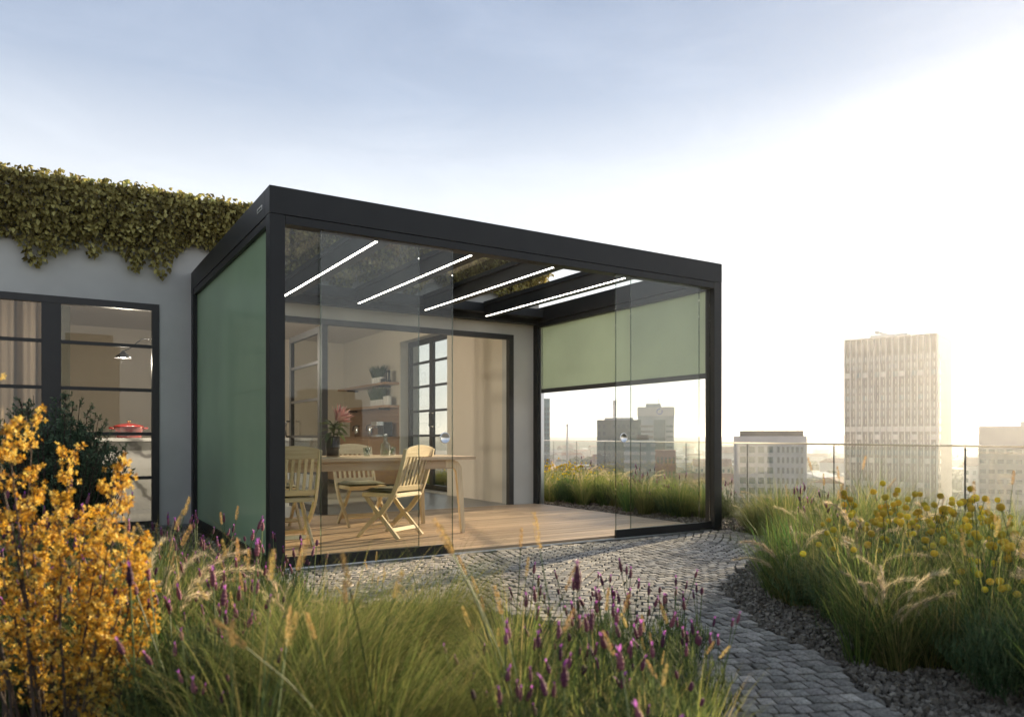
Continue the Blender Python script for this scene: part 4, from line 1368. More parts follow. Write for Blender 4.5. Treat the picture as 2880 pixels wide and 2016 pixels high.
for k, lab in enumerate(('dark mug beside the picture on the upper shelf', 'dark mug between the picture and the herb pots')):
    o = thing('mug', lab, 'mug', (3.93, 7.53 + k * 0.075, 1.9375), R(200), group='dark mugs')
    g = G(); g.lathe(cup(0.028, 0.031, 0.075, 0.003), 18); link('mug_body', g.mesh('mug_body', M['black'], smooth=True), o)
    g = G(); g.tube([(0.030, 0, 0.06), (0.052, 0, 0.056), (0.056, 0, 0.038), (0.050, 0, 0.02), (0.029, 0, 0.016)], 0.004, 6); link('handle', g.mesh('handle', M['black'], smooth=True), o)
CZ = 0.0185 + 0.9305
def jug(y, lab):
    o = thing('steel_jug', lab, 'jug', (3.80, y, CZ), R(115), group='steel jugs on the counter')
    g = G(); g.lathe([(0.050, 0), (0.054, 0.004), (0.047, 0.20), (0.044, 0.205), (0.001, 0.208)], 24); link('jug_body', g.mesh('jug_body', M['steel'], smooth=True), o)
    g = G(); g.lathe([(0.048, 0.2085), (0.048, 0.222), (0.001, 0.226)], 20); link('lid', g.mesh('lid', M['black']), o)
    g = G(); g.ribbon([(0.045, 0, 0.215), (0.085, 0, 0.212), (0.105, 0, 0.17), (0.12, 0, 0.11)], 0.018, 0.012, (0, 1, 0)); link('handle', g.mesh('handle', M['black']), o)
jug(7.85, 'steel jug on the counter beside the coffee machine')
jug(8.55, 'steel jug on the counter farther from the coffee machine')
cm = thing('coffee_machine', 'black and steel espresso machine on the counter', 'coffee machine', (3.82, 7.46, CZ))
g = G(); g.box(0.02, 0.20, -0.13, 0.13, 0.0, 0.27); link('machine_body', g.mesh('machine_body', M['black'], bevel=0.008), cm)
g = G(); g.box(-0.11, 0.0195, -0.13, 0.13, 0.20, 0.275); link('head', g.mesh('head', M['steel'], bevel=0.006), cm)
g = G(); g.box(-0.11, 0.0195, -0.125, 0.125, 0.0, 0.035); link('drip_tray', g.mesh('drip_tray', M['steel'], bevel=0.003), cm)
g = G(); g.lathe([(0.028, 0.165), (0.030, 0.199)], 16, (-0.05, 0.0, 0)); g.tube([(-0.05, 0, 0.175), (-0.16, -0.02, 0.165)], 0.009, 8); link('portafilter', g.mesh('portafilter', M['steel'], smooth=True), cm)
g = G(); g.tube([(-0.06, -0.09, 0.199), (-0.085, -0.10, 0.15), (-0.08, -0.10, 0.08)], 0.004, 6); link('steam_pipe', g.mesh('steam_pipe', M['steel'], smooth=True), cm)
st = thing('bar_stool', 'slim black bar stool beside the island', 'stool', (1.75, 4.85, 0.0185))
g = G(); g.lathe([(0.15, 0.62), (0.16, 0.63), (0.16, 0.65), (0.13, 0.655), (0.001, 0.652)], 24); link('seat', g.mesh('seat', M['black'], smooth=True), st)
for k in range(4):
    a = PI / 4 + k * PI / 2
    g = G(); g.tube([(0.11 * math.cos(a), 0.11 * math.sin(a), 0.62), (0.22 * math.cos(a), 0.22 * math.sin(a), 0.0)], 0.010, 8); link('leg', g.mesh('leg', M['black']), st)
g = G(); g.tube([(0.185 * math.cos(a), 0.185 * math.sin(a), 0.2) for a in [2 * PI * k / 16 for k in range(17)]], 0.006, 6, cap=False); link('foot_ring', g.mesh('foot_ring', M['black']), st)
# ------------------------------------------------------------------ plant surfaces
GR = [(0.0, (0.060, 0.092, 0.028)), (0.4, (0.145, 0.195, 0.054)), (0.7, (0.275, 0.305, 0.088)), (0.9, (0.43, 0.37, 0.13)), (1.0, (0.58, 0.46, 0.21))]
M['grass'] = tinted('fine grass blades', GR, 0.8, 0.55, 0.12)
M['broad'] = tinted('broad grass blades', [(0.0, (0.045, 0.095, 0.028)), (0.6, (0.10, 0.18, 0.045)), (1.0, (0.27, 0.31, 0.07))], 0.75, 0.45, 0.12)
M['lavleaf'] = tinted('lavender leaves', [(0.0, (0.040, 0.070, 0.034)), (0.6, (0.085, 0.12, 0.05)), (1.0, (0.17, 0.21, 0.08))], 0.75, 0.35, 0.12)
M['lavhead'] = tinted('lavender buds', [(0.0, (0.060, 0.016, 0.040)), (0.6, (0.125, 0.035, 0.065)), (1.0, (0.22, 0.075, 0.10))], 0.7, 0.15)
M['bract'] = tinted('lavender bracts', [(0.0, (0.28, 0.06, 0.34)), (1.0, (0.55, 0.20, 0.58))], 0.6, 0.45)
M['stem'] = tinted('green flower stems', [(0.0, (0.05, 0.09, 0.03)), (1.0, (0.13, 0.18, 0.06))], 0.6, 0.3)
M['straw'] = tinted('straw seed heads', [(0.0, (0.36, 0.24, 0.085)), (1.0, (0.66, 0.50, 0.24))], 0.7, 0.4)
M['plume'] = tinted('feathery plumes', [(0.0, (0.48, 0.36, 0.24)), (1.0, (0.78, 0.66, 0.47))], 0.8, 0.5)
M['button'] = tinted('yellow button flowers', [(0.0, (0.74, 0.50, 0.02)), (1.0, (0.95, 0.80, 0.12))], 0.7, 0.45)
M['santo'] = tinted('silver green foliage', [(0.0, (0.05, 0.105, 0.045)), (1.0, (0.15, 0.21, 0.09))], 0.8, 0.4, 0.12)
M['rosemary'] = tinted('dark rosemary needles', [(0.0, (0.055, 0.095, 0.050)), (0.7, (0.14, 0.20, 0.11)), (1.0, (0.26, 0.33, 0.18))], 0.6, 0.25)
M['ivyleaf'] = tinted('olive ivy leaves', [(0.0, (0.10, 0.08, 0.018)), (0.45, (0.28, 0.245, 0.065)), (0.8, (0.50, 0.465, 0.15)), (1.0, (0.66, 0.62, 0.23))], 0.55, 0.35, 0.3)
M['twig'] = plain('dark brown twigs', (0.05, 0.032, 0.022), 0.8, var=0.3, scale=30)
M['blossom'] = tinted('golden blossom', [(0.0, (0.30, 0.15, 0.02)), (0.2, (0.58, 0.29, 0.025)), (0.6, (0.78, 0.50, 0.05)), (1.0, (0.90, 0.72, 0.20))], 0.6, 0.42)
M['whitefl'] = tinted('tiny white flowers', [(0.0, (0.5, 0.5, 0.46)), (1.0, (0.75, 0.74, 0.68))], 0.7, 0.3)

rb = random.Random(77)
def blade(g, x, y, az, L, w, lean, curl, segs=4, m=0, c=0.5, z=0.0):
    """One tapering grass blade bending over as it rises."""
    ca_, sa = math.cos(az), math.sin(az)
    px, py = -sa * w / 2, ca_ * w / 2
    r, h = 0.0, z
    vs = []
    for i in range(segs + 1):
        k = i / segs
        ww = (1 - k) ** 0.7 if i < segs else 0.0
        X, Y = x + ca_ * r, y + sa * r
        if i < segs:
            vs += [(X - px * ww, Y - py * ww, h), (X + px * ww, Y + py * ww, h)]
        else:
            vs.append((X, Y, h))
        a = lean + curl * (k + 0.5 / segs) ** 1.4
        r += math.sin(a) * L / segs; h += math.cos(a) * L / segs
    fs = [(2 * i, 2 * i + 1, 2 * i + 3, 2 * i + 2) for i in range(segs - 1)]
    fs.append((2 * segs - 2, 2 * segs - 1, 2 * segs))
    g.add(vs, fs, m, c)

def grass_mesh(n, L, w, lean, curl, rad, mat, wind=None, straw=0.10, segs=4):
    g = G()
    for _ in range(n):
        a = rb.uniform(0, 2 * PI)
        rr = rad * math.sqrt(rb.random())
        az = a + rb.uniform(-0.6, 0.6)
        if wind is not None and rb.random() < wind[1]:
            az = wind[0] + rb.gauss(0, 0.5)
        c = rb.random() * 0.85 if rb.random() > straw else rb.uniform(0.9, 1)
        blade(g, rr * math.cos(a), rr * math.sin(a), az, L * rb.uniform(0.55, 1.1), w * rb.uniform(0.7, 1.2), rb.uniform(*lean), rb.uniform(*curl), segs, 0, c, z=-0.01)
    return g.mesh('grass_blades', mat)

FINE = [grass_mesh(430, 0.50, 0.0030, (0.02, 0.55), (0.4, 1.6), 0.06, M['grass']) for _ in range(4)]
WIND = [grass_mesh(1150, 0.74, 0.0028, (0.03, 0.50), (0.6, 2.0), 0.085, M['grass'], wind=(-0.55, 0.70), straw=0.13, segs=5) for _ in range(2)]
BROAD = [grass_mesh(120, 0.50, 0.0068, (0.0, 0.50), (0.1, 1.1), 0.06, M['broad'], straw=0.02) for _ in range(3)]
TUFT = [grass_mesh(200, 0.26, 0.0030, (0.0, 0.75), (0.2, 1.2), 0.07, M['grass']) for _ in range(3)]

def bush_mesh(n_stem, h, rad, leafL, leafw, per, mat, up=0.75):
    """Low dome of many short stems clad in narrow leaves."""
    g = G()
    for _ in range(n_stem):
        a = rb.uniform(0, 2 * PI); tip = rad * math.sqrt(rb.random())
        hh = h * (1 - 0.45 * (tip / rad) ** 2) * rb.uniform(0.75, 1.1)
        bx, by = 0.3 * tip * math.cos(a), 0.3 * tip * math.sin(a)
        tx, ty = tip * math.cos(a), tip * math.sin(a)
        for k in range(per):
            f = rb.uniform(0.25, 1.0)
            p = (bx + (tx - bx) * f, by + (ty - by) * f, hh * f)
            az = rb.uniform(0, 2 * PI)
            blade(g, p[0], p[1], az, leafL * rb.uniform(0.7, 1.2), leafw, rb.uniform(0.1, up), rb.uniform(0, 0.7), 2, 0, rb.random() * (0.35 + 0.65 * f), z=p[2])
    return g.mesh('foliage', mat)
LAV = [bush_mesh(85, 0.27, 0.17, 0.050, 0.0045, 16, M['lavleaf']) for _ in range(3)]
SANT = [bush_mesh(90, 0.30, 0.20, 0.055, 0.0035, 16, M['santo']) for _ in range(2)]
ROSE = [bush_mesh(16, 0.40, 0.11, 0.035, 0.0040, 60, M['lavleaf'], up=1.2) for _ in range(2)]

def stem_pts(h, bend, az):
    return [(math.cos(az) * bend * (k / 5) ** 2, math.sin(az) * bend * (k / 5) ** 2, h * k / 5) for k in range(6)]
def dirz(pts):
    return (Vector(pts[-1]) - Vector(pts[-2])).normalized()
def lav_spike(h):
    g = G()
    az = rb.uniform(0, 6.3)
    p = stem_pts(h, rb.uniform(0.0, 0.07), az)
    g.tube(p, [0.0016] * 6, 4, 0, rb.random())
    d = dirz(p); L = rb.uniform(0.025, 0.038); r = rb.uniform(0.0054, 0.0070)
    prof = []
    for k in range(9):
        f = k / 8
        prof.append((r * (0.55 + 0.45 * math.sin(PI * min(1, f * 1.15))) * (1.12 if k % 2 else 0.9), L * f))
    g.lathe(prof, 8, p[-1], 1, rb.random(), axis=tuple(d))
    tip = Vector(p[-1]) + d * L
    for k in range(rb.randint(2, 4)):
        a = rb.uniform(0, 6.3)
        dd = (d + Vector((math.cos(a), math.sin(a), 0)) * rb.uniform(0.15, 0.5))
        leaf(g, tip - d * 0.002, dd, rb.uniform(0.010, 0.017), 0.0062, 2, rb.random(), fold=0.2)
    return g.mesh('flower_spike', [M['stem'], M['lavhead'], M['bract']])
LSP = [lav_spike(h) for h in (0.30, 0.33, 0.36, 0.39, 0.42, 0.45, 0.34, 0.40)]
def bud_spike(h):
    g = G(); p = stem_pts(h, rb.uniform(0, 0.05), rb.uniform(0, 6.3))
    g.tube(p, [0.0015] * 6, 4, 0, rb.random())
    g.lathe([(0.003, 0), (0.0062, 0.006), (0.0058, 0.014), (0.006, 0.018), (0.003, 0.025)], 8, p[-1], 1, rb.random(), axis=tuple(dirz(p)))
    return g.mesh('flower_spike', [M['stem'], M['lavhead'], M['bract']])
LSP += [bud_spike(h) for h in (0.28, 0.33, 0.37)]
def foxtail(h, bend):
    g = G(); az = rb.uniform(0, 6.3)
    p = stem_pts(h, bend, az)
    g.tube(p, [0.0017, 0.0017, 0.0016, 0.0015, 0.0014, 0.0013], 4, 0, rb.random())
    d = dirz(p); L = rb.uniform(0.055, 0.085)
    s = d.cross(Vector((0, 1, 0.2))).normalized(); u = s.cross(d)
    for k in range(170):
        f = rb.random(); a = rb.uniform(0, 6.3)
        r = 0.0050 * math.sin(PI * min(0.97, 0.12 + f * 0.86)) + 0.0008
        b = Vector(p[-1]) + d * (L * f) + (s * math.cos(a) + u * math.sin(a)) * r * 0.6
        dd = d * 0.75 + (s * math.cos(a) + u * math.sin(a))
        leaf(g, b, dd, 0.0062, 0.0028, 1, rb.random(), fold=0.3)
    return g.mesh('seed_head', [M['stem'], M['straw']])
FOX = [foxtail(h, b) for h, b in ((0.50, 0.05), (0.58, 0.12), (0.44, 0.10), (0.62, 0.03), (0.52, 0.16))]
def plume(h, bend):
    """Arching feather: a bent stem whose end bristles with fine hairs."""
    g = G(); az = rb.uniform(0, 6.3)
    pts = []
    for k in range(9):
        f = k / 8
        pts.append(Vector((math.cos(az) * bend * f ** 2.4, math.sin(az) * bend * f ** 2.4, h * (f - 0.24 * f ** 4))))
    g.tube(pts, [0.0014] * 9, 4, 0, rb.random())
    for _ in range(300):
        f = rb.uniform(0.55, 1.0) * 8
        i = min(7, int(f)); q = pts[i].lerp(pts[i + 1], f - i)
        d = (pts[i + 1] - pts[i]).normalized()
        a = rb.uniform(0, 6.3)
        s = d.orthogonal().normalized(); u = s.cross(d)
        dd = (d * 1.25 + (s * math.cos(a) + u * math.sin(a)) * rb.uniform(0.5, 1.1)).normalized()
        e = q + dd * rb.uniform(0.014, 0.036)
        w = dd.orthogonal().normalized() * 0.0006
        g.add([tuple(q - w), tuple(q + w), tuple(e)], [(0, 1, 2)], 1, rb.random())
    return g.mesh('plume', [M['stem'], M['plume']])
PLU = [plume(h, b) for h, b in ((0.50, 0.18), (0.46, 0.24), (0.42, 0.16), (0.54, 0.22))]
def button(h):
    g = G(); p = stem_pts(h, rb.uniform(0, 0.09), rb.uniform(0, 6.3))
    g.tube(p, [0.0014] * 6, 4, 0, rb.random())
    r = rb.uniform(0.0115, 0.0150)
    c = Vector(p[-1]) + dirz(p) * r * 0.6
    n = 150
    for k in range(n):     # ball of little florets on a spiral
        z = 1 - 2 * (k + 0.5) / n; a = k * 2.39996
        d = Vector((math.sqrt(1 - z * z) * math.cos(a), math.sqrt(1 - z * z) * math.sin(a), z))
        s = d.orthogonal().normalized() * 0.0019; u = s.cross(d).normalized() * 0.0019
        b = c + d * (r * 0.90)
        g.add([tuple(b - s - u), tuple(b + s - u), tuple(b + s + u), tuple(b - s + u), tuple(c + d * r * rb.uniform(1.0, 1.06))], [(0, 1, 4), (1, 2, 4), (2, 3, 4), (3, 0, 4)], 1, rb.random())
    g.lathe([(r * 0.3, -r * 0.86), (r * 0.7, -r * 0.6), (r * 0.91, 0), (r * 0.7, r * 0.6), (r * 0.2, r * 0.88)], 10, tuple(c), 1, 0.1)
    return g.mesh('flower_head', [M['stem'], M['button']])
BUT = [button(h) for h in (0.34, 0.38, 0.42, 0.46, 0.40)]

# ------------------------------------------------------------------ planting
def where(what, x, y, s, bed):
    """Which one: its size, how near, and what it stands before."""
    px, t = bearing(x, y)
    size = 'large' if s > 1.08 else ('small' if s < 0.62 else 'middling')
    if bed.startswith('along'):
        pass
    side = bed in ('in the bed behind the raised screen',)
    if side:
        row = 'near' if t < 9 else ('midway' if t < 12 else 'far')
        mark = 'by the teal tower' if px < 1250 else ('by the slab block' if px < 1420 else ('by the emblem tower' if px < 1520 else 'by the front right post'))
    elif px > 1640 or x > 2.4:
        row = 'close up' if t < 3.4 else ('midway' if t < 5.2 else 'at the railing')
        mark = 'below the pale office block' if px < 1810 else ('left below the finned tower' if px < 1950 else ('right below the finned tower' if px < 2120 else 'at the right edge'))
    else:
        row = 'close up' if t < 2.4 else ('midway' if t < 3.4 else ('near the path' if t < 4.6 else 'by the wall'))
        mark = 'behind the golden shrub' if px < 330 else ('below the green screen' if px < 640 else ('below the left glass panels' if px < 1020 else ('below the open doorway' if px < 1380 else 'by the path end')))
    return ' '.join((size, what, row, mark))
def plant(kind, x, y, s, bed, rz=None, heads=None):
    """One plant as one thing: its leaves, with flower stems as parts."""
    rz = rb.uniform(0, 6.3) if rz is None else rz
    spec = {'fine': ('fine_grass_plant', 'fine green grass', 'grass plant', FINE), 'wind': ('arching_grass_plant', 'arching grass tussock swept sideways', 'grass plant', WIND),
            'broad': ('blade_grass_plant', 'broad bladed green grass', 'grass plant', BROAD), 'tuft': ('grass_tuft_plant', 'green grass tuft', 'grass plant', TUFT),
            'fox': ('foxtail_grass_plant', 'straw headed foxtail grass', 'grass plant', FINE), 'plume': ('fountain_grass_plant', 'pale plumed fountain grass', 'grass plant', FINE),
            'lav': ('lavender_plant', 'plum purple lavender', 'lavender', LAV), 'but': ('button_flower_plant', 'yellow button flower plant', 'flower', SANT),
            'sant': ('silver_shrub', 'dense silvery green shrub', 'shrub', SANT), 'rose': ('rosemary_plant', 'upright rosemary with narrow leaves', 'shrub', ROSE)}[kind]
    o = link(spec[0], spec[3][rb.randrange(len(spec[3]))], None, (x, y, -0.03), rz, s)
    o.rotation_euler = (rb.uniform(-0.06, 0.06), rb.uniform(-0.06, 0.06), rz)
    tag(o, where(spec[1], x, y, s, bed), spec[2], spec[0].replace('_', ' ') + ' ' + bed)
    hd = {'fox': (FOX, 5, 0.05), 'plume': (PLU, 7, 0.05), 'lav': (LSP, 8, 0.13), 'but': (BUT, 11, 0.15)}.get(kind)
    if hd:
        for _ in range(heads if heads is not None else hd[1] + rb.randint(-2, 2)):
            a, rr = rb.uniform(0, 6.3), hd[2] * math.sqrt(rb.random())
            me = hd[0][rb.randrange(len(hd[0]))]
            h = link(me.name.split('.')[0], me, o, (rr * math.cos(a), rr * math.sin(a), 0))
            h.rotation_euler = (rb.gauss(0, 0.14), rb.gauss(0, 0.14), rb.uniform(0, 6.3))
            k = rb.uniform(0.8, 1.12); h.scale = (k, k, k)
    return o

NAT = {'fine': 0.42, 'wind': 0.42, 'broad': 0.44, 'tuft': 0.22, 'fox': 0.44, 'plume': 0.44, 'lav': 0.31, 'but': 0.36, 'sant': 0.30, 'rose': 0.42}
def interp(tab, x):
    if x <= tab[0][0]: return tab[0][1]
    for (a, va_), (b, vb_) in zip(tab, tab[1:]):
        if x <= b: return va_ + (vb_ - va_) * (x - a) / (b - a)
    return tab[-1][1]
def seg_dist(p, line):
    best = 9.0
    for (ax, ay), (bx, by) in zip(line, line[1:]):
        dx, dy = bx - ax, by - ay
        f = max(0, min(1, ((p[0] - ax) * dx + (p[1] - ay) * dy) / (dx * dx + dy * dy)))
        best = min(best, math.hypot(p[0] - ax - f * dx, p[1] - ay - f * dy))
    return best

# front bed: between the viewer and the path, low towards the path so that the paving stays in sight
FRONT_TOP = [(-300, 1150), (0, 1150), (250, 1190), (330, 1235), (450, 1262), (600, 1275), (690, 1310), (760, 1335), (860, 1320), (960, 1310), (1060, 1345), (1180, 1352), (1300, 1385), (1450, 1418), (1560, 1440), (1650, 1490)]
BED_F = 'in the bed in front of the path'
pick = random.Random(9)
y = -5.0
while y < -0.25:
    x = -4.6
    while x < 1.3:
        qx, qy = x + pick.uniform(-0.08, 0.08), y + pick.uniform(-0.08, 0.08)
        x += 0.23
        px, t = bearing(qx, qy)
        if t < 1.5 or t > 4.9 or px < -260 or px > 1640: continue
        if inside((qx, qy), PATH) or seg_dist((qx, qy), PATH) < 0.10: continue
        if t < 2.35 and px < 420: continue                     # the golden shrub stands here
        if px > 1480 and t < 2.45: continue
        if 560 < px < 1110 and t < 2.95 and pick.random() < 0.8: continue
        zl = 0.94 - (interp(FRONT_TOP, px) - 980) / 1675 * t + 0.03
        if px < 345 and t > 2.9:
            kind = pick.choices(['fine', 'tuft', 'plume', 'fox', 'lav'], [5, 2, 1.5, 0.7, 0.8])[0]
        elif px < 700:
            kind = pick.choices(['lav', 'fine', 'fox', 'broad', 'tuft', 'plume'], [9, 2.4, 1.4, 1.6, 1.0, 1.6])[0]
        elif px < 1080:
            kind = pick.choices(['fine', 'tuft', 'lav', 'plume', 'fox', 'wind', 'broad'], [4, 2, 0.8, 2.4, 0.9, 2.2, 0.8])[0]
        else:
            kind = pick.choices(['lav', 'fine', 'tuft', 'plume', 'fox'], [3.4, 3.4, 0.8, 0.9, 0.5])[0]
        s = min(1.15, zl / NAT[kind]) * pick.uniform(0.74, 1.22)
        if s < 0.45:
            kind = 'tuft'; s = min(1.0, zl / 0.22) * pick.uniform(0.8, 1.0)
        if s < 0.3: continue
        if kind == 'plume' and t < 2.7: kind = 'fine'
        if kind == 'lav' and t > 3.0: s *= 0.8 if px > 750 else 1.12
        plant(kind, qx, qy, s, BED_F, rz=pick.uniform(-0.3, 0.3) if kind == 'wind' else None, heads=12 if kind == 'lav' and px < 760 else None)
    y += 0.23
for px, t, s, rz in ((720, 2.3, 1.08, 0.0), (590, 1.95, 0.92, 0.2), (900, 2.75, 0.86, -0.15), (560, 2.55, 0.86, 0.1), (1040, 2.3, 0.74, 0.1), (830, 1.85, 0.82, 0.15), (680, 2.95, 0.78, -0.1), (960, 1.9, 0.70, 0.0), (450, 2.2, 0.8, 0.1)):
    x, y = spot(px, t); plant('wind', x, y, s, 'in the middle of the front bed', rz)
for px, t, s in ((415, 3.2, 1.20), (345, 3.1, 1.05), (395, 3.0, 0.92), (520, 3.4, 0.95), (560, 3.3, 0.9), (480, 2.9, 0.88), (1330, 2.1, 0.92), (1440, 1.9, 0.78), (1130, 2.2, 0.72), (1700, 2.2, 0.78)):
    x, y = spot(px, t)
    if px == 1700: x, y = spot(1560, 2.05)
    plant('fox', x, y, s, 'standing tall in the front bed', heads=2)
for px, t, s in ((1290, 1.95, 1.05), (1400, 2.0, 1.0), (1180, 1.85, 1.0), (1480, 2.15, 1.05), (1560, 2.5, 0.95), (1350, 2.6, 1.0), (1470, 2.75, 1.0), (1400, 3.05, 0.95), (1520, 3.1, 0.9), (1330, 3.2, 0.85)):
    x, y = spot(px, t); plant('lav', x, y, s, 'beside the near end of the path', heads=11)

# left bed: along the house wall and the closed screen
LEFT_TOP = [(-100, 1150), (200, 1150), (330, 1180), (400, 1165), (440, 1150), (480, 1185), (560, 1240), (640, 1290)]
BED_L = 'in the bed along the house wall'
y = -0.9
while y < 3.15:
    x = -3.4
    while x < -0.12:
        qx, qy = x + pick.uniform(-0.09, 0.09), y + pick.uniform(-0.09, 0.09)
        x += 0.22
        px, t = bearing(qx, qy)
        if t < 4.6 or px < -150: continue
        if qx > -0.62 and pick.random() < 0.75: continue
        zl = 0.94 - (interp(LEFT_TOP, px) - 980) / 1675 * t
        kind = pick.choices(['fine', 'tuft', 'plume', 'lav', 'sant'], [4, 3, 2.5, 1.2, 1])[0]
        s = min(0.95, zl / NAT[kind]) * pick.uniform(0.8, 1.05)
        if s < 0.3: continue
        plant(kind, qx, qy, s, BED_L)
    y += 0.22

# right beds: beyond the path and between pavilion and railing
BED_R, BED_S = 'in the bed right of the path', 'in the bed behind the raised screen'
y = -4.9
while y < 8.6:
    x = 0.9
    while x < 8.0:
        qx, qy = x + pick.uniform(-0.1, 0.1), y + pick.uniform(-0.1, 0.1)
        x += 0.215
        if qx > rail_x(qy) - 0.12: continue
        px, t = bearing(qx, qy)
        if t < 2.2 or px > 2560: continue
        side = qy > 0.05
        if -0.08 < qy <= 0.05 and qx < 4.75: continue
        if side:
            if qx < 4.98 + 0.10 * math.sin(qy * 3.0): continue
            lim = 1046
        else:
            if inside((qx, qy), PATH): continue
            if qx < 4.6 and seg_dist((qx, qy), EDGE_R) < 0.36 + 0.06 * math.sin(qx * 5): continue
            lim = 1092
        zl = 0.94 - (lim - 980) / 1675 * t
        if side:
            kind = pick.choices(['fine', 'lav', 'plume', 'but', 'rose', 'broad'], [4, 3.2 if px > 1400 else 0.6, 2.2, 2.4 if px < 1330 else 0.1, 1.0, 0.6])[0]
        elif px > 1880 and 3.2 < t < 5.6:
            kind = pick.choices(['but', 'fine', 'plume', 'broad', 'fox', 'rose'], [0.9, 4, 2.2, 1.1, 1.0, 0.6])[0]
        else:
            kind = pick.choices(['fine', 'broad', 'plume', 'lav', 'fox', 'sant'], [4.5, 1.6, 1.8, 0.8, 1.2, 0.6])[0]
        s = min(1.18, zl / NAT[kind]) * pick.uniform(0.85, 1.08)
        if s < 0.3: continue
        plant(kind, qx, qy, s, BED_S if side else BED_R)
    y += 0.215
for px, t, s, kind in ((1735, 4.62, 1.12, 'broad'), (1830, 4.35, 0.9, 'fine'), (1870, 4.0, 0.92, 'fine'), (1905, 3.75, 1.1, 'broad'), (1960, 3.35, 1.0, 'plume'), (2010, 3.05, 1.05, 'plume'),
                       (1930, 3.15, 0.95, 'broad'), (2080, 3.1, 1.0, 'fine'), (2240, 2.75, 1.1, 'sant'), (2300, 2.6, 1.2, 'sant'), (2200, 3.05, 1.0, 'but'), (2270, 3.4, 1.2, 'wind'), (2180, 3.7, 1.1, 'fine')):
    x, y = spot(px, t); plant(kind, x, y, s, 'leaning over the gravel edge right of the path')
for px, t, s in ((1745, 7.1, 1.55), (1790, 6.9, 1.42), (1700, 7.3, 1.35), (1765, 6.6, 1.4), (1960, 6.2, 1.78), (1995, 6.0, 1.60), (1925, 6.3, 1.55), (1975, 5.7, 1.45), (2230, 5.0, 1.35), (2280, 4.9, 1.4), (2100, 5.4, 1.35)):
    x, y = spot(px, t)
    if x < rail_x(y) - 0.08:
        plant('fine', x, y, s, 'rising tallest before the glass railing')
for px, t in ((1950, 4.8), (2000, 4.6), (2030, 4.9), (2060, 4.5), (2090, 4.7), (2120, 4.3), (2150, 4.6), (2060, 4.2), (1985, 4.3), (2190, 4.2), (2235, 4.0), (1900, 4.6), (2250, 3.6), (2290, 3.3)):
    x, y = spot(px, t); plant('but', x, y, 1.28, 'crowded together right of the path', heads=10)

# ------------------------------------------------------------------ dark rosemary-like shrub in front of the left window
rs = random.Random(31)
bx, by = spot(112, 6.2)
sh = thing('evergreen_shrub', 'dark green feathery evergreen shrub before the left window', 'shrub', (bx, by, -0.03))
gs, gl_ = G(), G()
def sprig(p, d, L, n, lw=0.010):
    """Twig clad in small needles."""
    d = Vector(d).normalized()
    gs.tube([tuple(p), tuple(Vector(p) + d * L)], [0.003, 0.001], 4)
    s = d.orthogonal().normalized(); u = s.cross(d)
    for k in range(n):
        f = rs.uniform(0.1, 1.02); a = rs.uniform(0, 6.3)
        b = Vector(p) + d * (L * f)
        dd = (d * 0.9 + (s * math.cos(a) + u * math.sin(a))).normalized()
        e = b + dd * rs.uniform(0.018, 0.034)
        w = dd.orthogonal().normalized() * (lw / 2)
        m_ = b.lerp(e, 0.5)
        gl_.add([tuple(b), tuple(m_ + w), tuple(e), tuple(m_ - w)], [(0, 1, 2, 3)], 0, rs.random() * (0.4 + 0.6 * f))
for k in range(130):
    a = rs.uniform(0, 6.3); rr = 0.52 * math.sqrt(rs.random())
    hh = 1.33 * (1 - 0.42 * (rr / 0.52) ** 2) * rs.uniform(0.74, 1.04)
    tip = Vector((rr * 1.15 * math.cos(a), rr * 1.15 * math.sin(a), hh))
    base = Vector((tip.x * 0.25, tip.y * 0.25, 0.0))
    gs.tube([tuple(base), tuple(base.lerp(tip, 0.5) + Vector((tip.x * 0.12, tip.y * 0.12, 0))), tuple(tip)], [0.010, 0.006, 0.002], 5)
    for j in range(26):
        f = rs.uniform(0.22, 1.0)
        p = base.lerp(tip, f)
        b = rs.uniform(0, 6.3)
        sprig(p, (math.cos(b) * 0.75, math.sin(b) * 0.75, 0.9), rs.uniform(0.06, 0.13) * (1.15 - 0.4 * f), 15)
link('branch', gs.mesh('branch', M['twig']), sh)
o = link('foliage', gl_.mesh('foliage', M['rosemary']), sh); o['kind'] = 'stuff'

# ------------------------------------------------------------------ golden blossom shrub close to the viewer
rf = random.Random(14)
fx, fy = spot(120, 2.15)
fo = thing('golden_shrub', 'golden yellow blossoming shrub with dark bare twigs close to the viewer', 'shrub', (fx, fy, -0.03))
FXU, FXV = Vector((0.848, -0.530, 0)), Vector((0.530, 0.848, 0))
gb = G()
spots = []
def petal_flower(g, p, d, r, c):
    d = Vector(d).normalized(); s = d.orthogonal().normalized(); u = s.cross(d)
    a0 = rf.uniform(0, 6.3)
    for k in range(4):
        a = a0 + k * PI / 2
        e = s * math.cos(a) + u * math.sin(a); f = d.cross(e)
        b = Vector(p); mid = b + e * (r * 0.55) + d * (r * 0.35); tip = b + e * r + d * (r * rf.uniform(0.15, 0.6))
        w = f * (r * 0.30)
        g.add([tuple(b), tuple(mid + w), tuple(tip), tuple(mid - w)], [(0, 1, 2, 3)], 0, min(1, max(0, c + rf.uniform(-0.25, 0.25))))
TIPS = [(35, 1.06), (20, 0.98), (62, 0.95), (100, 0.87), (140, 0.70), (175, 0.76), (250, 0.84), (225, 0.78), (300, 0.72), (320, 0.60), (285, 0.62), (190, 0.64), (-20, 0.92), (-70, 0.98), (-120, 0.85), (0, 0.74),
        (60, 0.76), (120, 0.58), (230, 0.60), (290, 0.48), (-60, 0.70), (30, 0.62), (170, 0.50), (250, 0.45), (310, 0.40)]
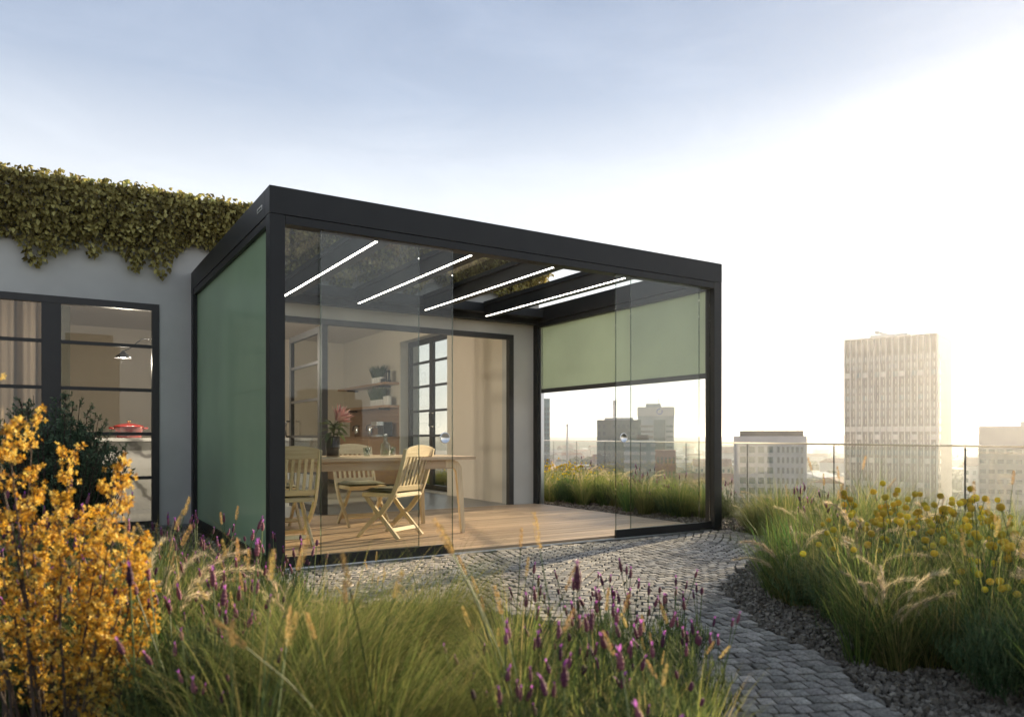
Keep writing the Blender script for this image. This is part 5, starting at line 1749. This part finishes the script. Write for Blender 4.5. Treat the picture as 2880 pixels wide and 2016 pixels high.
for px, zt_ in TIPS:
    off = (px - 120) / 1675 * 2.15
    tip = FXU * off + FXV * rf.uniform(-0.16, 0.16); tip.z = zt_ + 0.03
    base = FXU * (off * 0.35 + rf.uniform(-0.03, 0.03)) + FXV * (rf.uniform(-0.04, 0.04))
    mid = base.lerp(tip, 0.5) + FXU * rf.uniform(-0.035, 0.035)
    pts = []
    for k in range(13):
        f = k / 12
        pts.append(base * (1 - f) ** 2 + mid * (2 * f * (1 - f)) + tip * f ** 2 + Vector((rf.uniform(-1, 1), rf.uniform(-1, 1), 0)) * 0.005)
    gb.tube(pts, [0.0055 - 0.0042 * k / 12 for k in range(13)], 6)
    for j in range(26):
        q = tip + Vector((rf.gauss(0, 0.012), rf.gauss(0, 0.012), rf.uniform(-0.07, 0.008)))
        spots.append((q, Vector((rf.uniform(-1, 1), rf.uniform(-1, 1), rf.uniform(-0.4, 1)))))
    for k in range(3, 13):
        f = k / 12
        ntw = 3 if f > 0.3 else 1
        for _ in range(ntw):
            a = rf.uniform(0, 6.3)
            d = Vector((math.cos(a) * 0.8, math.sin(a) * 0.8, rf.uniform(0.4, 1.1))).normalized()
            L = rf.uniform(0.03, 0.105) * (1.15 - 0.5 * f)
            e = pts[k] + d * L
            gb.tube([tuple(pts[k]), tuple(e)], [0.0018, 0.0009], 4)
            for j in range(int(5 + 6 * f)):
                q = pts[k].lerp(e, rf.uniform(0.25, 1.05)) + Vector((rf.gauss(0, 0.006), rf.gauss(0, 0.006), rf.gauss(0, 0.006)))
                spots.append((q, Vector((rf.uniform(-1, 1), rf.uniform(-1, 1), rf.uniform(-0.4, 1)))))
link('branch', gb.mesh('branch', M['twig']), fo)
rf.shuffle(spots)
fv = []
for k in range(8):
    g = G(); petal_flower(g, (0, 0, 0), (0, 0, 1), 0.0105, rf.random()); fv.append(g.mesh('blossom', M['blossom']))
for q, d in spots[:300]:
    o = link('blossom', fv[rf.randrange(8)], fo, tuple(q)); o.rotation_euler = d.to_track_quat('Z', 'Y').to_euler()
g = G()
for q, d in spots[300:]:
    petal_flower(g, q, d, rf.uniform(0.005, 0.0125), rf.random())
o = link('blossom_cluster', g.mesh('blossom_cluster', M['blossom']), fo); o['kind'] = 'stuff'

# ------------------------------------------------------------------ ivy hanging over the house's roof edge
ri = random.Random(8)
iv = thing('ivy', 'thick olive green ivy hanging over the roof edge of the house', 'ivy', (0, 3.30, 2.4))
iv.location = (0, 3.30, 3.0)
def ivy_low(x):
    v = 2.90 + 0.07 * math.sin(x * 2.3 + 1.0) + 0.05 * math.sin(x * 5.9) + 0.04 * math.sin(x * 13.0 + 2)
    for c_, w_, d_ in ((-1.42, 0.10, 0.34), (-0.92, 0.07, 0.22), (-0.55, 0.09, 0.42), (-0.30, 0.10, 0.34), (-1.95, 0.12, 0.2), (0.9, 0.15, 0.35), (1.6, 0.12, 0.3), (2.5, 0.15, 0.4), (3.3, 0.2, 0.35), (4.1, 0.2, 0.35)):
        v -= 0.68 * d_ * math.exp(-((x - c_) / w_) ** 2)
    return v
lv = []
while len(lv) < 23000:
    x = ri.uniform(-3.1, 4.55)
    lo = ivy_low(x)
    top_ = 3.50
    z = ri.uniform(lo, top_) if ri.random() < 0.85 else ri.uniform(3.36, 3.52)
    f = (z - lo) / (top_ - lo)
    thick = 0.05 + 0.20 * min(1, f * 1.6)
    if f < 0.25 and ri.random() < 0.45: continue
    dep = ri.random() ** 0.6 * thick
    if z > HT + 0.01:
        yy = ri.uniform(-0.26, 0.45)
        if z > 3.56 - 0.05 * abs(yy) and ri.random() < 0.7: continue
    else:
        yy = -0.012 - dep
    lv.append((dep if z < HT else 0.3, x, yy, z - 3.0, f))
lv.sort(reverse=True)
def ivy_dir(f):
    a = ri.uniform(0, 6.3)
    d = Vector((ri.gauss(0, 0.55), -0.45 + ri.gauss(0, 0.35), -0.75 + ri.gauss(0, 0.45)))
    nr = Vector((ri.gauss(0, 0.4), -1.0 + ri.gauss(0, 0.3), 0.55 + ri.gauss(0, 0.4)))
    return d, nr
lvar = []
for k in range(10):
    g = G(); leaf(g, (0, 0, 0), (0, 0, -1), 0.074, 0.044, 0, ri.random(), fold=0.22, droop=0.12, nrm=(0, -1, 0.1)); lvar.append(g.mesh('leaf', M['ivyleaf']))
g = G()
n = 0
for dep, x, yy, z, f in lv:
    px, t = bearing(x, 3.3)
    if n < 300 and -30 < px < 560 and ri.random() < 0.35:
        o = link('leaf', lvar[ri.randrange(10)], iv, (x, yy - 0.01, z)); n += 1
        o.rotation_euler = (ri.gauss(-0.35, 0.4), ri.gauss(0, 0.55), ri.gauss(0, 0.6))
        k = ri.uniform(0.8, 1.25); o.scale = (k, k, k)
    else:
        d, nr = ivy_dir(f)
        leaf(g, (x, yy, z), d, ri.uniform(0.045, 0.074), ri.uniform(0.027, 0.042), 0, ri.random() ** 1.2, fold=0.2, droop=ri.uniform(0, 0.25), nrm=nr)
o = link('foliage', g.mesh('foliage', M['ivyleaf']), iv); o['kind'] = 'stuff'
g = G()
for k in range(70):
    x = ri.uniform(-3.0, 4.4); lo = ivy_low(x)
    pts = []
    for j in range(7):
        f = j / 6
        pts.append((x + 0.05 * math.sin(j * 1.3 + k) * f, -0.10 - 0.05 * math.sin(f * 3) + 0.06 * f, (3.45 - 3.0) * (1 - f) + (lo - 3.0) * f))
    g.tube(pts, 0.0022, 4)
link('runner', g.mesh('runner', M['twig']), iv)
# ------------------------------------------------------------------ labels: things that would read alike are told apart by their order from left to right
ORDW = ['first', 'second', 'third', 'fourth', 'fifth', 'sixth', 'seventh', 'eighth', 'ninth', 'tenth', 'eleventh', 'twelfth', 'thirteenth', 'fourteenth', 'fifteenth', 'sixteenth', 'seventeenth', 'eighteenth', 'nineteenth', 'twentieth']
ORDW += ['twenty-' + w for w in ORDW[:9]] + ['thirtieth'] + ['thirty-' + w for w in ORDW[:9]] + ['fortieth'] + ['forty-' + w for w in ORDW[:9]] + ['fiftieth'] + ['fifty-' + w for w in ORDW[:9]] + ['sixtieth'] + ['sixty-' + w for w in ORDW[:9]] + ['seventieth'] + ['seventy-' + w for w in ORDW[:9]]
same = {}
for o in SC.objects:
    if o.parent is None and 'label' in o and o.get('category'):
        same.setdefault(o['label'], []).append(o)
for lab, obs in same.items():
    if len(obs) < 2:
        continue
    if len(lab.split()) > 13:
        lab = lab.replace('at middle distance ', 'mid-distance ')
    obs.sort(key=lambda o: bearing(o.location.x, o.location.y)[0])
    for k, o in enumerate(obs):
        o['label'] = lab + (', leftmost' if k == 0 else (', rightmost' if k == len(obs) - 1 else ', ' + ORDW[min(k, len(ORDW) - 1)] + ' from left'))
